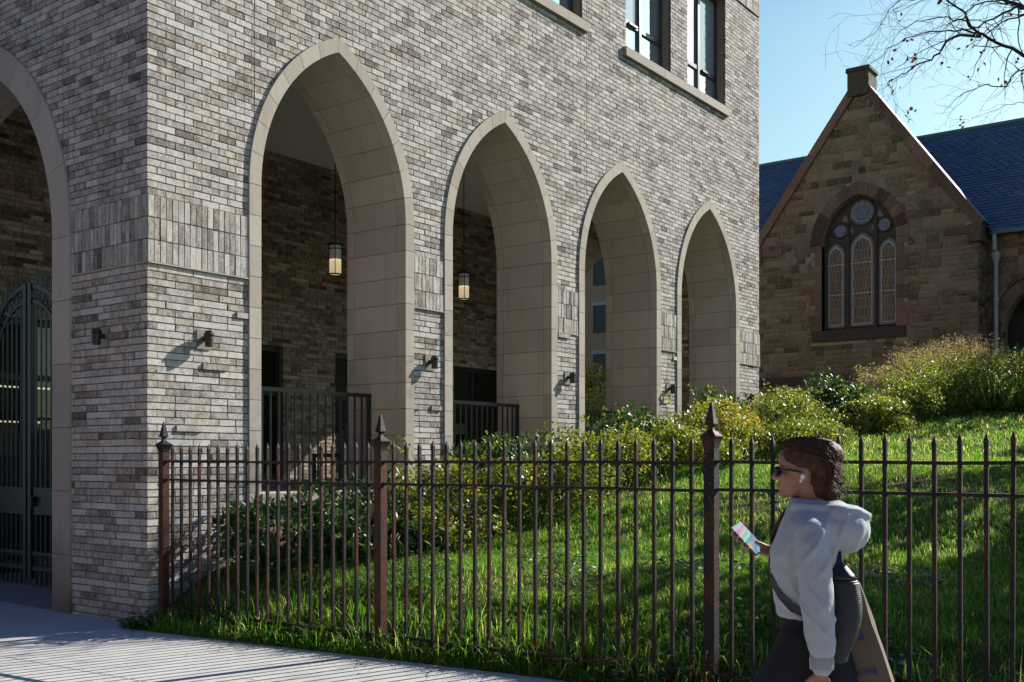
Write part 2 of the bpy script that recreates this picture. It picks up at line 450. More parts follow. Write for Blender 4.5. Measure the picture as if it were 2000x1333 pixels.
def build_ground():
    # one sheet to the horizon
    mb = MB(); mb.box(-900, 900, -900, 900, -1.2, -0.16)
    g = mb.build('ground', M['asphalt']); tag(g, kind='structure')
    # lawn: rising bank behind the fence
    xs = np.concatenate([np.arange(-0.30, 4, 0.12), np.arange(4, 20, 0.4), np.arange(20, 62, 2.0)])
    bs = np.concatenate([np.arange(-0.0, 12, 0.2), np.arange(12, 60, 2.0)])
    V = []; Fq = []
    for i, x in enumerate(xs):
        for j, b in enumerate(bs):
            xx = x
            if i == 0: xx = float(edge_x(b)) - 0.02
            z = float(ground_z(xx, b)) + (-0.02 if i == 0 else 0.0)
            if i > 0 and x < float(edge_x(b)) : xx = float(edge_x(b)) ; z = float(ground_z(xx, b))
            V.append((xx, -b, z))
    nb = len(bs)
    for i in range(len(xs) - 1):
        for j in range(nb - 1):
            Fq.append((i*nb+j, (i+1)*nb+j, (i+1)*nb+j+1, i*nb+j+1))
    o = np_mesh('lawn', np.array(V), np.array(Fq), None, M['lawn'], smooth=True); tag(o, kind='structure')
    # the yard behind the building
    mb = MB()
    V = []; Fq = []
    xs2 = np.concatenate([np.arange(13.9, 30, 2), np.arange(30, 120, 10)]); bs2 = np.arange(-60, 0.1, 5)
    for x in xs2:
        for b in bs2: V.append((x, -b, float(np.interp(x, HX, HZ)) - 0.03))
    nb = len(bs2)
    for i in range(len(xs2) - 1):
        for j in range(nb - 1): Fq.append((i*nb+j, (i+1)*nb+j, (i+1)*nb+j+1, i*nb+j+1))
    o = np_mesh('back_yard_ground', np.array(V), np.array(Fq), None, M['lawn'], smooth=True); tag(o, kind='structure')
    # sidewalk slabs (joints are real gaps over a dirt bed)
    mb = MB(); bed = MB()
    jb = [-14.0, -12.2, -10.4, -8.6, -6.8, -5.0, -3.2, -1.35, 0.9, 3.1, 5.3, 7.5, 9.7, 11.9, 14.1]
    jx = [-7.2, -5.2, -3.2, -1.62]
    def slab(x0, x1, b0, b1, nseg=6):
        n = nseg
        for i in range(n):
            c0 = b0 + (b1-b0)*i/n; c1 = b0 + (b1-b0)*(i+1)/n
            xa0 = x1 if x1 < -0.5 else (float(edge_x(c0)) - 0.004 if c0 >= 0 else 0.0)
            xa1 = x1 if x1 < -0.5 else (float(edge_x(c1)) - 0.004 if c1 > 0 else 0.0)
            z0 = float(walk_z(c0)); z1 = float(walk_z(c1))
            mb.add([(x0,-c0,z0),(xa0,-c0,z0),(xa1,-c1,z1),(x0,-c1,z1)], [(0,1,2,3)])
            mb.add([(x0,-c0,z0-.1),(xa0,-c0,z0-.1),(xa1,-c1,z1-.1),(x0,-c1,z1-.1),(x0,-c0,z0),(xa0,-c0,z0),(xa1,-c1,z1),(x0,-c1,z1)],
                   [(0,1,5,4),(1,2,6,5),(2,3,7,6),(3,0,4,7)])
    g = 0.006
    rows = jx + [0.0]
    for r in range(len(rows) - 1):
        for q in range(len(jb) - 1):
            slab(rows[r] + (g if r else 0), rows[r+1] - (g if r < len(rows)-2 else 0), jb[q] + g, jb[q+1] - g)
    o = mb.build('sidewalk', M['concrete']); tag(o, kind='structure')
    V = []; Fq = []
    for b in np.arange(-14, 14.2, 1.0):
        V += [(-7.2, -b, float(walk_z(b)) - 0.012), (-0.0 if b < 0 else float(edge_x(b)) - 0.01, -b, float(walk_z(b)) - 0.012)]
    for i in range(len(V)//2 - 1): Fq.append((2*i, 2*i+1, 2*i+3, 2*i+2))
    o = np_mesh('sidewalk_bed', np.array(V), np.array(Fq), None, M['joint']); tag(o, kind='structure')
    mb = MB(); mb.box(-7.36, -7.205, -60, 60, -0.3, 0.03)
    tag(mb.build('kerb', M['kerb']), kind='structure')
build_ground()

# ------------------------------------------------------------------ brick laying
def side_map(a, n, z): return (a, -n, z)
def street_map(a, n, z): return (-n, a, z)

def lay(mb, u0, u1, z0, z1, mp, style, forbid, first_depth=0.1, alt_start=True, course=0.0677, joint=0.0115, seed=1, tone=0.0, prot=0.0, phase=0):
    R = random.Random(seed)
    nc = max(1, round((z1 - z0) / course)); ch = (z1 - z0) / nc
    for ci in range(nc):
        za = z0 + ci * ch; zb = za + ch - joint; zm = (za + zb) / 2
        own = ((ci + phase) % 2 == 0) if alt_start else True
        if style == 'soldier':
            L0 = course
        u = u0 + (0 if own else 0.105)
        if style == 'run': first = 0.203 if own else 0.0965
        rowshift = R.random() * 0.3
        k = 0
        rowtone = R.gauss(0, 0.035)
        while u < u1 - 0.02:
            if style == 'run':
                L = 0.203 if k else (0.203 if own else 0.203)
            elif style == 'soldier':
                L = course
            else:
                L = R.choice([0.203, 0.203, 0.304, 0.406, 0.406, 0.203])
            b = min(u + L, u1)
            if u1 - b < 0.03: b = u1
            r = R.random()
            t = min(1, max(0, R.gauss(0.54, 0.095) + rowtone + tone))
            if r < 0.10: t = max(0.02, R.gauss(0.31, 0.08) + tone)
            elif r > 0.88: t = min(1, R.gauss(0.76, 0.06) + tone)
            segs = [(u, b - joint if b < u1 else b)]
            for (fa, fb) in forbid(zm):
                ns = []
                for (s, e) in segs:
                    if e <= fa or s >= fb: ns.append((s, e)); continue
                    if s < fa: ns.append((s, fa))
                    if e > fb: ns.append((fb, e))
                segs = ns
            for (s, e) in segs:
                if e - s < 0.012: continue
                n1 = R.gauss(0.0, 0.0011)
                if style == 'mix' and prot and R.random() < prot and 0.15 < e - s < 0.31: n1 = 0.016 + R.random() * 0.008
                dep = first_depth if (k == 0 and own and s == u0) else 0.035
                mb.col = (t, R.random(), R.random(), 1)
                zz = R.gauss(0, 0.0008); tw = R.gauss(0, 0.0008); tz = R.gauss(0, 0.0005)
                vs = [mp(s, n1 - tw + tz, za + zz), mp(e, n1 + tw + tz, za + zz), mp(e, n1 + tw - tz, zb + zz), mp(s, n1 - tw - tz, zb + zz),
                      mp(s, -dep, za + zz), mp(e, -dep, za + zz), mp(e, -dep, zb + zz), mp(s, -dep, zb + zz)]
                mb.add(vs, [(0,1,2,3),(0,4,5,1),(1,5,6,2),(2,6,7,3),(3,7,4,0)])
            u = b; k += 1

# ------------------------------------------------------------------ the brick building
BL = 13.67          # length of the side wall
TOP = 12.6
ARC_C = [2.40, 5.435, 8.47, 11.505]
ZS, RO, RI, OFF = 4.32, 2.02, 1.87, 0.785
def half(z, R, off, zs):
    if z <= zs: return R - off
    q = R*R - (z-zs)**2
    return math.sqrt(q) - off if q > off*off else -1.0
SC_Y, SZS, SRO, SRI, SOFF = 3.663, 3.75, 2.45, 2.13, 0.05
BACK = 5.40         # loggia back wall
CEIL = 6.72
FLOOR = 1.18
bldg = empty('brick_building')
tag(bldg, 'grey brick building with a row of tall pointed stone arches along its side', 'building')

# upper windows on the side wall: (x0,x1)
WINS = [(2.64, 4.14), (5.85, 7.35), (8.60, 10.08), (10.68, 12.17)]
WZ0, WZ1 = 7.99, 10.0
def side_forbid(z):
    out = []
    for c in ARC_C:
        h = half(z, RO - 0.07, OFF, ZS)
        if h > 0: out.append((c - h, c + h))
    if WZ0 - 0.16 < z < WZ1:
        for a, b in WINS:
            if z > WZ0: out.append((a, b))
        if z <= WZ0:
            pass
    return out
def street_forbid(z):
    h = half(z, SRO - 0.15, SOFF, SZS)
    return [(SC_Y - h, SC_Y + h)] if h > 0 else []
CJ_SIDE = [1.242, 7.463]
def with_joint(f, js, z0=0):
    def g(z): return f(z) + [(j - 0.006, j + 0.006) for j in js if z > z0]
    return g

brick_mb = MB()
B0, B1 = 3.352, 3.984
n_low = 50
lay(brick_mb, 0.0, BL, -0.03, B0, side_map, 'mix', side_forbid, seed=11, prot=0.06, tone=0.03)
lay(brick_mb, 0.0, BL, B1, 10.16, side_map, 'run', with_joint(side_forbid, CJ_SIDE), seed=12)
lay(brick_mb, 0.0, BL, 10.83, TOP, side_map, 'run', side_forbid, seed=13)
lay(brick_mb, 0.0, 9.0, -0.03, B0, street_map, 'mix', street_forbid, seed=21, prot=0.0, tone=0.03, phase=1)
lay(brick_mb, 0.0, 9.0, B1, 10.16, street_map, 'run', with_joint(street_forbid, [1.43]), seed=22, phase=1)
lay(brick_mb, 0.0, 9.0, 10.83, TOP, street_map, 'run', street_forbid, seed=23, phase=1)
def soldiers(mp, length, forbid, seed, z0, rows=3, n=0.013):
    R = random.Random(seed)
    rh = (B1 - B0 - 0.012) / 3
    for r in range(rows):
        za = z0 + 0.012 + r * rh; zb = za + rh - 0.009
        u = 0.0; 
        while u < length:
            b = u + 0.0665
            segs = [(u, b - 0.009)]
            for fa, fb in forbid((za+zb)/2):
                ns = []
                for s, e in segs:
                    if e <= fa or s >= fb: ns.append((s, e)); continue
                    if s < fa: ns.append((s, fa))
                    if e > fb: ns.append((fb, e))
                segs = ns
            for s, e in segs:
                if e - s < 0.02: continue
                t = min(1, max(0.03, R.gauss(0.52, 0.11)))
                brick_mb.col = (t, R.random(), R.random(), 1)
                n1 = n + R.gauss(0, 0.0018)
                d = 0.07 if u == 0 else 0.04
                vs = [mp(s,n1,za),mp(e,n1,za),mp(e,n1,zb),mp(s,n1,zb),mp(s,-d,za),mp(e,-d,za),mp(e,-d,zb),mp(s,-d,zb)]
                brick_mb.add(vs, [(0,1,2,3),(0,4,5,1),(1,5,6,2),(2,6,7,3),(3,7,4,0)])
            u = b
for z0 in (B0, 10.17):
    soldiers(side_map, BL, side_forbid, 31, z0)
    soldiers(street_map, 9.0, street_forbid, 32, z0)

# mortar masses
mass = MB()
def notch_outline(a0, a1, z0, z1, arcs):
    """outline of a wall with openings notched from below; arcs: (c,R,off,zs)"""
    pts = [(a0, z0)]
    for c, R, off, zs in arcs:
        h = R - off
        pts.append((c - h, z0)); 
        ap = math.acos(off / R)
        n = 14
        for i in range(n + 1):
            th = PI - ap * i / n
            pts.append((c + off + R * math.cos(th), zs + R * math.sin(th)))
        for i in range(1, n + 1):
            th = ap - ap * i / n
            pts.append((c - off + R * math.cos(th), zs + R * math.sin(th)))
        pts.append((c + h, z0))
    pts += [(a1, z0), (a1, z1), (a0, z1)]
    return pts
mass.polyprism(notch_outline(0.014, BL - 0.014, -0.3, 7.0, [(c, RI + 0.05, OFF, ZS) for c in ARC_C]), -0.014, -0.93, side_map)
mass.polyprism(notch_outline(0.931, 9.0, -0.3, 7.0, [(SC_Y, SRI + 0.05, SOFF, SZS)]), -0.014, -0.93, street_map)
# upper storey with window openings
def upper(mp, a0, a1, wins):
    mass.prism([(a0,7.002),(a1,7.002),(a1,WZ0),(a0,WZ0)], -0.014, -0.5, mp)
    xs = [a0] + [q for w in wins for q in w] + [a1]
    for i in range(0, len(xs), 2):
        mass.prism([(xs[i],WZ0+.001),(xs[i+1],WZ0+.001),(xs[i+1],WZ1-.001),(xs[i],WZ1-.001)], -0.014, -0.5, mp)
    mass.prism([(a0,WZ1),(a1,WZ1),(a1,TOP),(a0,TOP)], -0.014, -0.5, mp)
upper(side_map, 0.014, BL - 0.014, WINS)
upper(street_map, 0.501, 9.0, [])
mass.box(0.5, BL - 0.02, 0.5, 16, TOP - 0.3, TOP - 0.01)      # roof slab
mass.box(BL - 0.5, BL - 0.012, 0.501, 16, 7.001, TOP - 0.31)  # rear upper wall
mass.box(0.3, BL - 0.02, 9.01, 16, -0.3, TOP - 0.31)          # far part of the building
wall = mass.build('wall', M['mortar'], bldg)
bw = brick_mb.build('brickwork', M['brick'], wall, tint=True)
# soldier-course ledge: thin pale sill line under the bands
led = MB(); R_ = random.Random(5)
def ledge(mp, length, forbid, z0):
    segs = [(0.0, length)]
    for fa, fb in forbid(z0):
        ns = []
        for s, e in segs:
            if e <= fa or s >= fb: ns.append((s, e)); continue
            if s < fa: ns.append((s, fa))
            if e > fb: ns.append((fb, e))
        segs = ns
    for s, e in segs:
        led = MB(); led.col = (0.6, 0.5, 0.5, 1)
        led.prism([(s, z0 - 0.004), (e, z0 - 0.004), (e, z0 + 0.009), (s, z0 + 0.009)], 0.019, -0.04, mp)
        led.build('ledge', M['cast'], wall, tint=True)
for z0 in (B0, 10.168):
    for mp_, ln_, fb_ in ((side_map, BL, side_forbid), (street_map, 9.0, street_forbid)):
        ledge(mp_, ln_, fb_, z0)

# parapet cap
cap = MB(); cap.col = (0.5, 0.5, 0.5, 1)
cap.box(-0.05, BL + 0.05, -0.05, 0.55, TOP + 0.002, TOP + 0.14); cap.box(-0.05, 0.55, 0.552, 9.0, TOP + 0.002, TOP + 0.14)
cap.build('parapet_cap', M['cast'], bldg, tint=True)

def arch_surround(name, c, zs, Ri, Ro, off, mp, z0, depth=0.955, proj=0.022, blk=0.307, parent=None, seed=1):
    mb = MB(); R = random.Random(seed); g = 0.0028
    hi, ho = Ri - off, Ro - off
    def tint():
        mb.col = (R.random(), R.random(), R.random(), 1)
    tp = 0.05
    layers = [(proj, -0.115, ho - hi), (-0.1195, -(depth - 0.125), tp), (-(depth - 0.1205), -depth, tp)]
    nj = max(1, round((zs - z0) / blk)); jh = (zs - z0) / nj
    ap_in = math.acos(off / Ri)
    na = max(3, round(ap_in * Ri / blk))
    for li, (na_, nb_, w) in enumerate(layers):
        for sgn in (-1, 1):
            for i in range(nj):
                za, zb = z0 + i * jh + g, z0 + (i + 1) * jh - g
                tint()
                p = [(c + sgn * hi, za), (c + sgn * (hi + w), za), (c + sgn * (hi + w), zb), (c + sgn * hi, zb)]
                mb.prism(p, na_, nb_, mp)
            cc = c - sgn * off
            for i in range(na):
                Rw = Ri + w
                ai, ao = math.acos(off / Ri), math.acos(off / Rw)
                ga = g / Ri
                last = (i == na - 1)
                f0, f1 = i / na, (i + 1) / na
                m = 4
                pin = []; pout = []
                for q in range(m + 1):
                    f = f0 + (f1 - f0) * q / m
                    ti = ai * f; to = ao * f
                    if q == 0: ti += ga; to += ga
                    if q == m: ti -= ga; to -= ga
                    pin.append((cc + sgn * Ri * math.cos(ti), zs + Ri * math.sin(ti)))
                    pout.append((cc + sgn * Rw * math.cos(to), zs + Rw * math.sin(to)))
                tint()
                # as strips so the front face stays planar quads
                for q in range(m):
                    mb.prism([pin[q], pout[q], pout[q+1], pin[q+1]], na_, nb_, mp)
    return mb.build(name, M['cast'], parent, tint=True)
for i, c in enumerate(ARC_C):
    arch_surround('arch_surround', c, ZS, RI, RO, OFF, side_map, -0.05, parent=bldg, seed=40 + i)
arch_surround('arch_surround', SC_Y, SZS, SRI, SRO, SOFF, street_map, -0.05, parent=bldg, seed=50, blk=0.60)

# loggia interior: back wall, end wall, ceiling, floor
DOORS = [(0.97, 3.0), (4.30, 6.34), (7.55, 9.60), (10.87, 12.60)]
DZ1 = 3.46
def back_map(a, n, z): return (a, BACK - n, z)
def back_forbid(z):
    return [d for d in DOORS] if z < DZ1 else []
bb = MB()
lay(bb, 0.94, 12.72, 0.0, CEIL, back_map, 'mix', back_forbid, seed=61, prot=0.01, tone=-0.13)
EC = 3.40
def end_map(a, n, z): return (12.735 - n, a, z)
def endo_map(a, n, z): return (BL + n, a, z)
def end_forbid(z):
    h = half(z, RO - 0.07, OFF, ZS)
    return [(EC - h, EC + h)] if h > 0 else []
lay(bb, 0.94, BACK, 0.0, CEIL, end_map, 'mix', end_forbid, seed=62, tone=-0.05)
lay(bb, 0.0, 9.0, 1.5, TOP, endo_map, 'run', end_forbid, seed=63)
bm2 = MB()
for (a, b) in zip([0.94] + [d[1] for d in DOORS], [d[0] for d in DOORS] + [12.73]):
    if b - a > 0.005: bm2.box(a, b, BACK + 0.013, BACK + 0.30, -0.2, DZ1 - 0.001)
bm2.box(0.94, 12.73, BACK + 0.013, BACK + 0.30, DZ1, CEIL)
bm2.polyprism(notch_outline(0.931, 9.0, -0.3, 7.0, [(EC, RI + 0.05, OFF, ZS)]), -0.010, -0.925, end_map)
iw = bm2.build('inner_wall', M['mortar'], bldg)
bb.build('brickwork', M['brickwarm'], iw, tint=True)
arch_surround('arch_surround', EC, ZS, RI, RO, OFF, end_map, -0.05, parent=bldg, seed=55)
cl = MB(); cl.box(0.925, 12.74, 0.925, 9.0, CEIL, 6.998)
cl.build('ceiling', M['ceiling'], bldg)
fl = MB(); fl.box(0.0, 1.9, 1.6, BACK, -0.2, 0.012)
ns = 7
for i in range(ns):
    fl.box(1.9 + i * 0.28, 12.73, 0.94, BACK, 0.013 + (FLOOR - 0.013) * i / ns, (FLOOR - 0.013) * (i + 1) / ns + 0.012)
fl.box(0.9, 1.9, 0.94, 1.6, -0.2, 0.012)
fl.build('floor', M['floor'], bldg)
for c in ARC_C:
    sl = MB(); sl.col = (random.random(), 0.5, 0.5, 1)
    sl.box(c - 1.084, c + 0.0, -0.045, 0.96, 1.05, 1.182)
    sl.col = (random.random(), 0.5, 0.5, 1)
    sl.box(c + 0.004, c + 1.084, -0.045, 0.96, 1.05, 1.182)
    sl.build('plinth_cap', M['cast'], bldg, tint=True)
pw = MB()
for c in ARC_C: pw.box(c - 1.083, c + 1.083, 0.02, 0.9, -0.2, 1.048)
pw.build('plinth_wall', M['mortar'], bldg)

# glazed doors in the loggia
for (a, b) in DOORS:
    fr = MB(); y0, y1 = BACK + 0.10, BACK + 0.17
    z0 = 0.0 if a < 2 else FLOOR
    fr.box(a + .002, a + 0.07, y0, y1, z0, DZ1 - .002); fr.box(b - 0.07, b - .002, y0, y1, z0, DZ1 - .002)
    fr.box(a + 0.07, b - 0.07, y0, y1, DZ1 - 0.09, DZ1 - .002); fr.box(a + 0.07, b - 0.07, y0, y1, z0, z0 + 0.12)
    mid = a + (b - a) * 0.42
    fr.box(mid - 0.04, mid + 0.04, y0, y1, z0 + 0.12, DZ1 - 0.09)
    for (p, q) in ((a + 0.07, mid - 0.04), (mid + 0.04, b - 0.07)):
        fr.box(p, q, y0 + .005, y1 - .005, 2.62, 2.70)
    d = fr.build('glazed_door', M['doorframe'], bldg)
    pn = MB(); pn.box(a + 0.06, b - 0.06, y0 + 0.025, y0 + 0.035, z0 + 0.1, DZ1 - 0.08)
    pn.build('pane', M['clearglass'] if a < 2 else M['darkglass'], d)

# upper windows
def upper_window(a, b, kinds):
    fr = MB(); y0, y1 = 0.17, 0.24
    t = 0.055
    fr.box(a, a + t, y0, y1, WZ0, WZ1); fr.box(b - t, b, y0, y1, WZ0, WZ1)
    fr.box(a + t, b - t, y0, y1, WZ1 - t, WZ1); fr.box(a + t, b - t, y0, y1, WZ0, WZ0 + t)
    m = (a + b) / 2
    fr.box(m - .035, m + .035, y0 - .01, y1, WZ0 + t, WZ1 - t)
    zt = WZ0 + 0.56
    fr.box(a + t, m - .035, y0, y1, zt - .035, zt + .035); fr.box(m + .035, b - t, y0, y1, zt - .035, zt + .035)
    w = fr.build('window', M['winframe'], bldg)
    k = 0
    for (p, q) in ((a + t, m - .035), (m + .035, b - t)):
        for (z0, z1) in ((WZ0 + t, zt - .035), (zt + .035, WZ1 - t)):
            pn = MB(); pn.box(p - .004, q + .004, y0 + .035, y0 + .043, z0 - .004, z1 + .004)
            pn.build('pane', M[kinds[k]], w); k += 1
    hb = MB(); hx = m - 0.25 if kinds[1] == 'blindglass' else m + 0.25
    hb.box(hx - .13, hx + .13, y0 - .03, y0 - .001, zt - .02, zt + .015)
    hb.build('window_handle', M['winframe'], w)
upper_window(*WINS[0], ['skyglass'] * 4)
upper_window(*WINS[1], ['skyglass'] * 4)
upper_window(*WINS[2], ['skyglass', 'blindglass', 'skyglass', 'skyglass'])
upper_window(*WINS[3], ['skyglass', 'skyglass', 'skyglass', 'blindglass'])
for (a, b) in ((2.56, 7.46), (8.53, 12.26)):
    ws = MB(); n = 3
    for i in range(n):
        ws.col = (random.random(), .5, .5, 1)
        ws.box(a + (b-a)*i/n + .003, a + (b-a)*(i+1)/n - .003, -0.055, 0.20, WZ0 - 0.135, WZ0 + 0.008)
    ws.build('window_sill', M['cast'], bldg, tint=True)

# ------------------------------------------------------------------ wall lights
def make_sconce():
    root = empty('wall_light')
    p = MB(); p.box(-0.082, 0.082, -0.012, 0.03, -0.093, 0.093)
    p.build('back_plate', M['plate'], root)
    a = MB(); a.box(-0.02, 0.02, -0.07, -0.0125, -0.012, 0.03)
    a.build('arm', M['bronze'], root)
    b = MB(); b.lathe([(0.037,-0.075),(0.040,-0.07),(0.040,0.028),(0.052,0.036),(0.052,0.05),(0.042,0.058),(0.040,0.075),(0.030,0.08)], (0, -0.088, 0), 24)
    b.build('lamp_housing', M['bronze'], root, smooth=False)
    return root
sc0 = make_sconce()
spots = [((0.62, 0, 2.69), 0, 'bronze wall light on the sunlit side of the street corner pier'),
         ((3.93, 0, 2.71), 0, 'bronze wall light on the brick pier between the first and second side arches'),
         ((6.955, 0, 2.71), 0, 'bronze wall light on the brick pier between the second and third side arches'),
         ((9.99, 0, 2.71), 0, 'bronze wall light on the brick pier between the third and fourth side arches'),
         ((13.16, 0, 2.71), 0, 'bronze wall light on the last brick pier next to the church'),
         ((0, 0.69, 2.70), -PI / 2, 'bronze wall light in shade on the street front beside the gate arch')]
for i, (loc, rz, lab) in enumerate(spots):
    o = sc0 if i == 0 else copy_tree(sc0)
    o.location = loc; o.rotation_euler = (0, 0, rz)
    tag(o, lab, 'wall light', 'wall lights on the brick piers')

# ------------------------------------------------------------------ pendant lamps
def lamp_glass():
    t = NT('lamp_glass'); x = t.sepxyz(t.coord())
    f = t.math('MULTIPLY', t.math('ADD', x[2], 0.23), 1 / 0.46)
    em = t.ramp(f, [(0.0,(0.62,0.45,0.24)),(0.42,(0.85,0.64,0.36)),(0.46,(1.3,1.0,0.60)),(0.50,(0.03,0.028,0.025)),(1.0,(0.015,0.015,0.015))])
    p = t.principled((0.62, 0.60, 0.56), 0.4)
    t.l(em, p.inputs['Emission Color']); p.inputs['Emission Strength'].default_value = 0.36
    return t.m
M['lampglass'] = lamp_glass()
def make_pendant():
    root = empty('pendant_lamp')
    g = MB(); g.lathe([(0.088,-0.225),(0.088,0.20)], (0,0,0), 24); g.build('glass_shade', M['lampglass'], root)
    f = MB()
    f.lathe([(0.02,0.255),(0.125,0.232),(0.128,0.205),(0.09,0.201)], (0,0,0), 24)
    f.ring((0,0,-0.232), 0.100, 0.011, 'z', 24, 6); f.ring((0,0,0.15), 0.098, 0.008, 'z', 24, 6)
    for i in range(4):
        a = PI/4 + i*PI/2
        f.tube([(0.099*math.cos(a),0.099*math.sin(a),-0.232),(0.099*math.cos(a),0.099*math.sin(a),0.21)], 0.0065, 6)
    f.build('lamp_frame', M['black'], root)
    s = MB(); s.tube([(0,0,0.25),(0,0,CEIL-4.55-0.03)], 0.007, 6)
    for i in range(28): s.ring((0,0,0.30+i*0.065), 0.013, 0.004, 'x' if i%2 else 'y', 8, 4)
    s.lathe([(0.06,CEIL-4.55-0.03),(0.06,CEIL-4.55-0.001)], (0,0,0), 16)
    s.build('chain', M['black'], root)
    return root
pd0 = make_pendant()
for i, (x, lab) in enumerate([(5.39, 'glowing cylinder pendant lamp seen through the first side arch'),
                              (8.44, 'glowing cylinder pendant lamp seen through the second side arch'),
                              (2.30, 'cylinder pendant lamp hidden deep behind the street corner')]):
    if i == 2: break
    o = pd0 if i == 0 else copy_tree(pd0)
    o.location = (x, 3.15, 4.55)
    tag(o, lab, 'pendant lamp', 'pendant lamps in the arcade')

# ------------------------------------------------------------------ railings in the arches
def make_railing(c):
    root = empty('railing', (c, 0.56, FLOOR))
    x0, x1 = -1.075, 1.075
    r = MB(); r.box(x0, x1, -0.025, 0.025, 1.10, 1.145); r.build('top_rail', M['black'], root)
    r = MB(); r.box(x0, x1, -0.018, 0.018, 0.085, 0.125); r.build('bottom_rail', M['black'], root)
    n = 18
    for i in range(n + 1):
        x = x0 + 0.02 + (x1 - x0 - 0.04) * i / n
        b = MB()
        if i in (0, n): b.box(x - .02, x + .02, -0.019, 0.019, 0.0, 1.099)
        else: b.box(x - .009, x + .009, -0.009, 0.009, 0.1255, 1.099)
        b.build('post' if i in (0, n) else 'baluster', M['black'], root)
    return root
ords = ['first', 'second', 'third', 'fourth']
r0 = make_railing(ARC_C[0])
for i, c in enumerate(ARC_C):
    o = r0 if i == 0 else copy_tree(r0)
    o.location = (c, 0.56, FLOOR + 0.003)
    tag(o, ['black metal railing across the first and nearest side arch', 'black metal railing across the second side arch in front of the glazed doors',
            'black metal railing across the third side arch with greenery behind it', 'black metal railing low behind shrubs in the farthest side arch'][i], 'railing', 'railings in the side arches')

# perforated seat behind the first railing
st = empty('patio_seat', (4.6, 1.75, FLOOR + 0.003))
tag(st, 'black perforated patio seat behind the first arch railing', 'patio seat')
s = MB(); s.box(-0.75, 0.75, -0.3, 0.3, 0.38, 0.43); s.build('seat', M['black'], st)
s = MB()
for i in range(16): s.box(-0.75 + i*0.1 - .012, -0.75 + i*0.1 + .012, -0.30, -0.275, 0.431, 0.80)
for j in range(5): s.box(-0.75, 0.75, -0.306, -0.301, 0.45 + j*0.085, 0.49 + j*0.085)
s.build('backrest', M['black'], st)
for x in (-0.7, 0.7):
    for y in (-0.25, 0.25):
        l = MB(); l.box(x-.02, x+.02, y-.02, y+.02, 0, 0.379); l.build('leg', M['black'], st)

# ------------------------------------------------------------------ entrance gate
gate = empty('iron_gate', (0.88, SC_Y, 0))
tag(gate, 'tall dark blue iron gate with arched ringed top inside the street arch', 'gate')
def gate_arc(mb, R, zc, r0, sgn, n=14, th=0.03):
    pts = [(0, sgn * R * math.cos(PI/2 * i / n), zc + R * math.sin(PI/2 * i / n)) for i in range(n + 1)]
    for i in range(n):
        a, b = pts[i], pts[i+1]
        d = Vector(b) - Vector(a)
        ang = math.atan2(d.z, d.y)
        mb.cbox(((a[0]+b[0])/2,(a[1]+b[1])/2,(a[2]+b[2])/2), (th, d.length*1.06, r0), Matrix.Rotation(ang, 3, 'X'))
ZC = 2.70
for sgn in (-1, 1):
    lf = MB()
    gate_arc(lf, 0.90, ZC, 0.05, sgn); gate_arc(lf, 0.72, ZC, 0.035, sgn)
    lf.box(-.03, .03, sgn*0.055 - .035, sgn*0.055 + .035, 0.12, ZC + 0.93)
    lf.box(-.03, .03, sgn*0.90 - .03, sgn*0.90 + .03, 0.12, ZC)
    y0, y1 = sorted((sgn*0.09, sgn*0.87))
    lf.box(-.02, .02, y0, y1, 0.22, 0.27); lf.box(-.02, .02, y0, y1, 0.40, 0.44)
    leaf = lf.build('gate_leaf', M['bluegate'], gate)
    rg = MB()
    for i in range(7):
        a = PI/2 * (i + 0.5) / 7.2
        rg.ring((0, sgn*0.81*math.cos(a), ZC + 0.81*math.sin(a)), 0.06, 0.010, 'x', 16, 6)
    rg.build('arch_ring_band', M['bluegate'], leaf)
    rg = MB()
    for i in range(7): rg.ring((0, sgn*(0.12 + 0.11*i), 0.335), 0.052, 0.009, 'x', 16, 6)
    rg.build('base_ring_band', M['bluegate'], leaf)
    pl = MB(); pl.box(-.008, .008, y0, y1, 0.88, 1.20); pl.build('lock_panel', M['bluegate'], leaf)
    for i in range(7):
        y = sgn * (0.17 + 0.107 * i)
        zt = ZC + math.sqrt(max(0.0, 0.71**2 - y*y)) if abs(y) < 0.71 else ZC - 0.1
        p = MB(); p.box(-.009, .009, y-.009, y+.009, 0.04, zt)
        zo = ZC + math.sqrt(0.92**2 - y*y)
        p.box(-.009, .009, y-.009, y+.009, zo, zo + 0.16)
        p.build('picket', M['bluegate'], leaf)
    ms = MB()
    for i in range(26): ms.box(.010, .013, sgn*(0.10+0.03*i)-.002, sgn*(0.10+0.03*i)+.002, 0.45, 0.879)
    for i in range(26): ms.box(.010, .013, sgn*(0.10+0.03*i)-.004, sgn*(0.10+0.03*i)+.004, 1.205, 1.85)
    for j in range(14): ms.box(.0135, .016, y0, y1, 0.45+0.03*j-.002, 0.45+0.03*j+.002)
    ms.build('mesh_screen', M['bluegate'], leaf)
    sp = MB(); sp.box(-.04, .04, sgn*0.98-.045, sgn*0.98+.045, 0.013, 3.0); sp.build('gate_post', M['bluegate'], gate)
    sd = MB()
    for i in range(9): sd.box(-.009, .009, sgn*(1.10+0.112*i)-.009, sgn*(1.10+0.112*i)+.009, 0.06, 2.95)
    a0, a1 = sorted((sgn*1.026, sgn*2.05))
    for z in (0.2, 1.1, 2.7): sd.box(-.016, .016, a0, a1, z-.02, z+.02)
    sd.build('side_panel', M['bluegate'], gate)
hd = MB(); hd.box(-.06, -.031, -.16, -.09, 0.98, 1.10); hd.tube([(-.075,-.20,1.07),(-.075,-.10,1.07)], .009, 8); hd.build('lock', M['bronze'], gate)

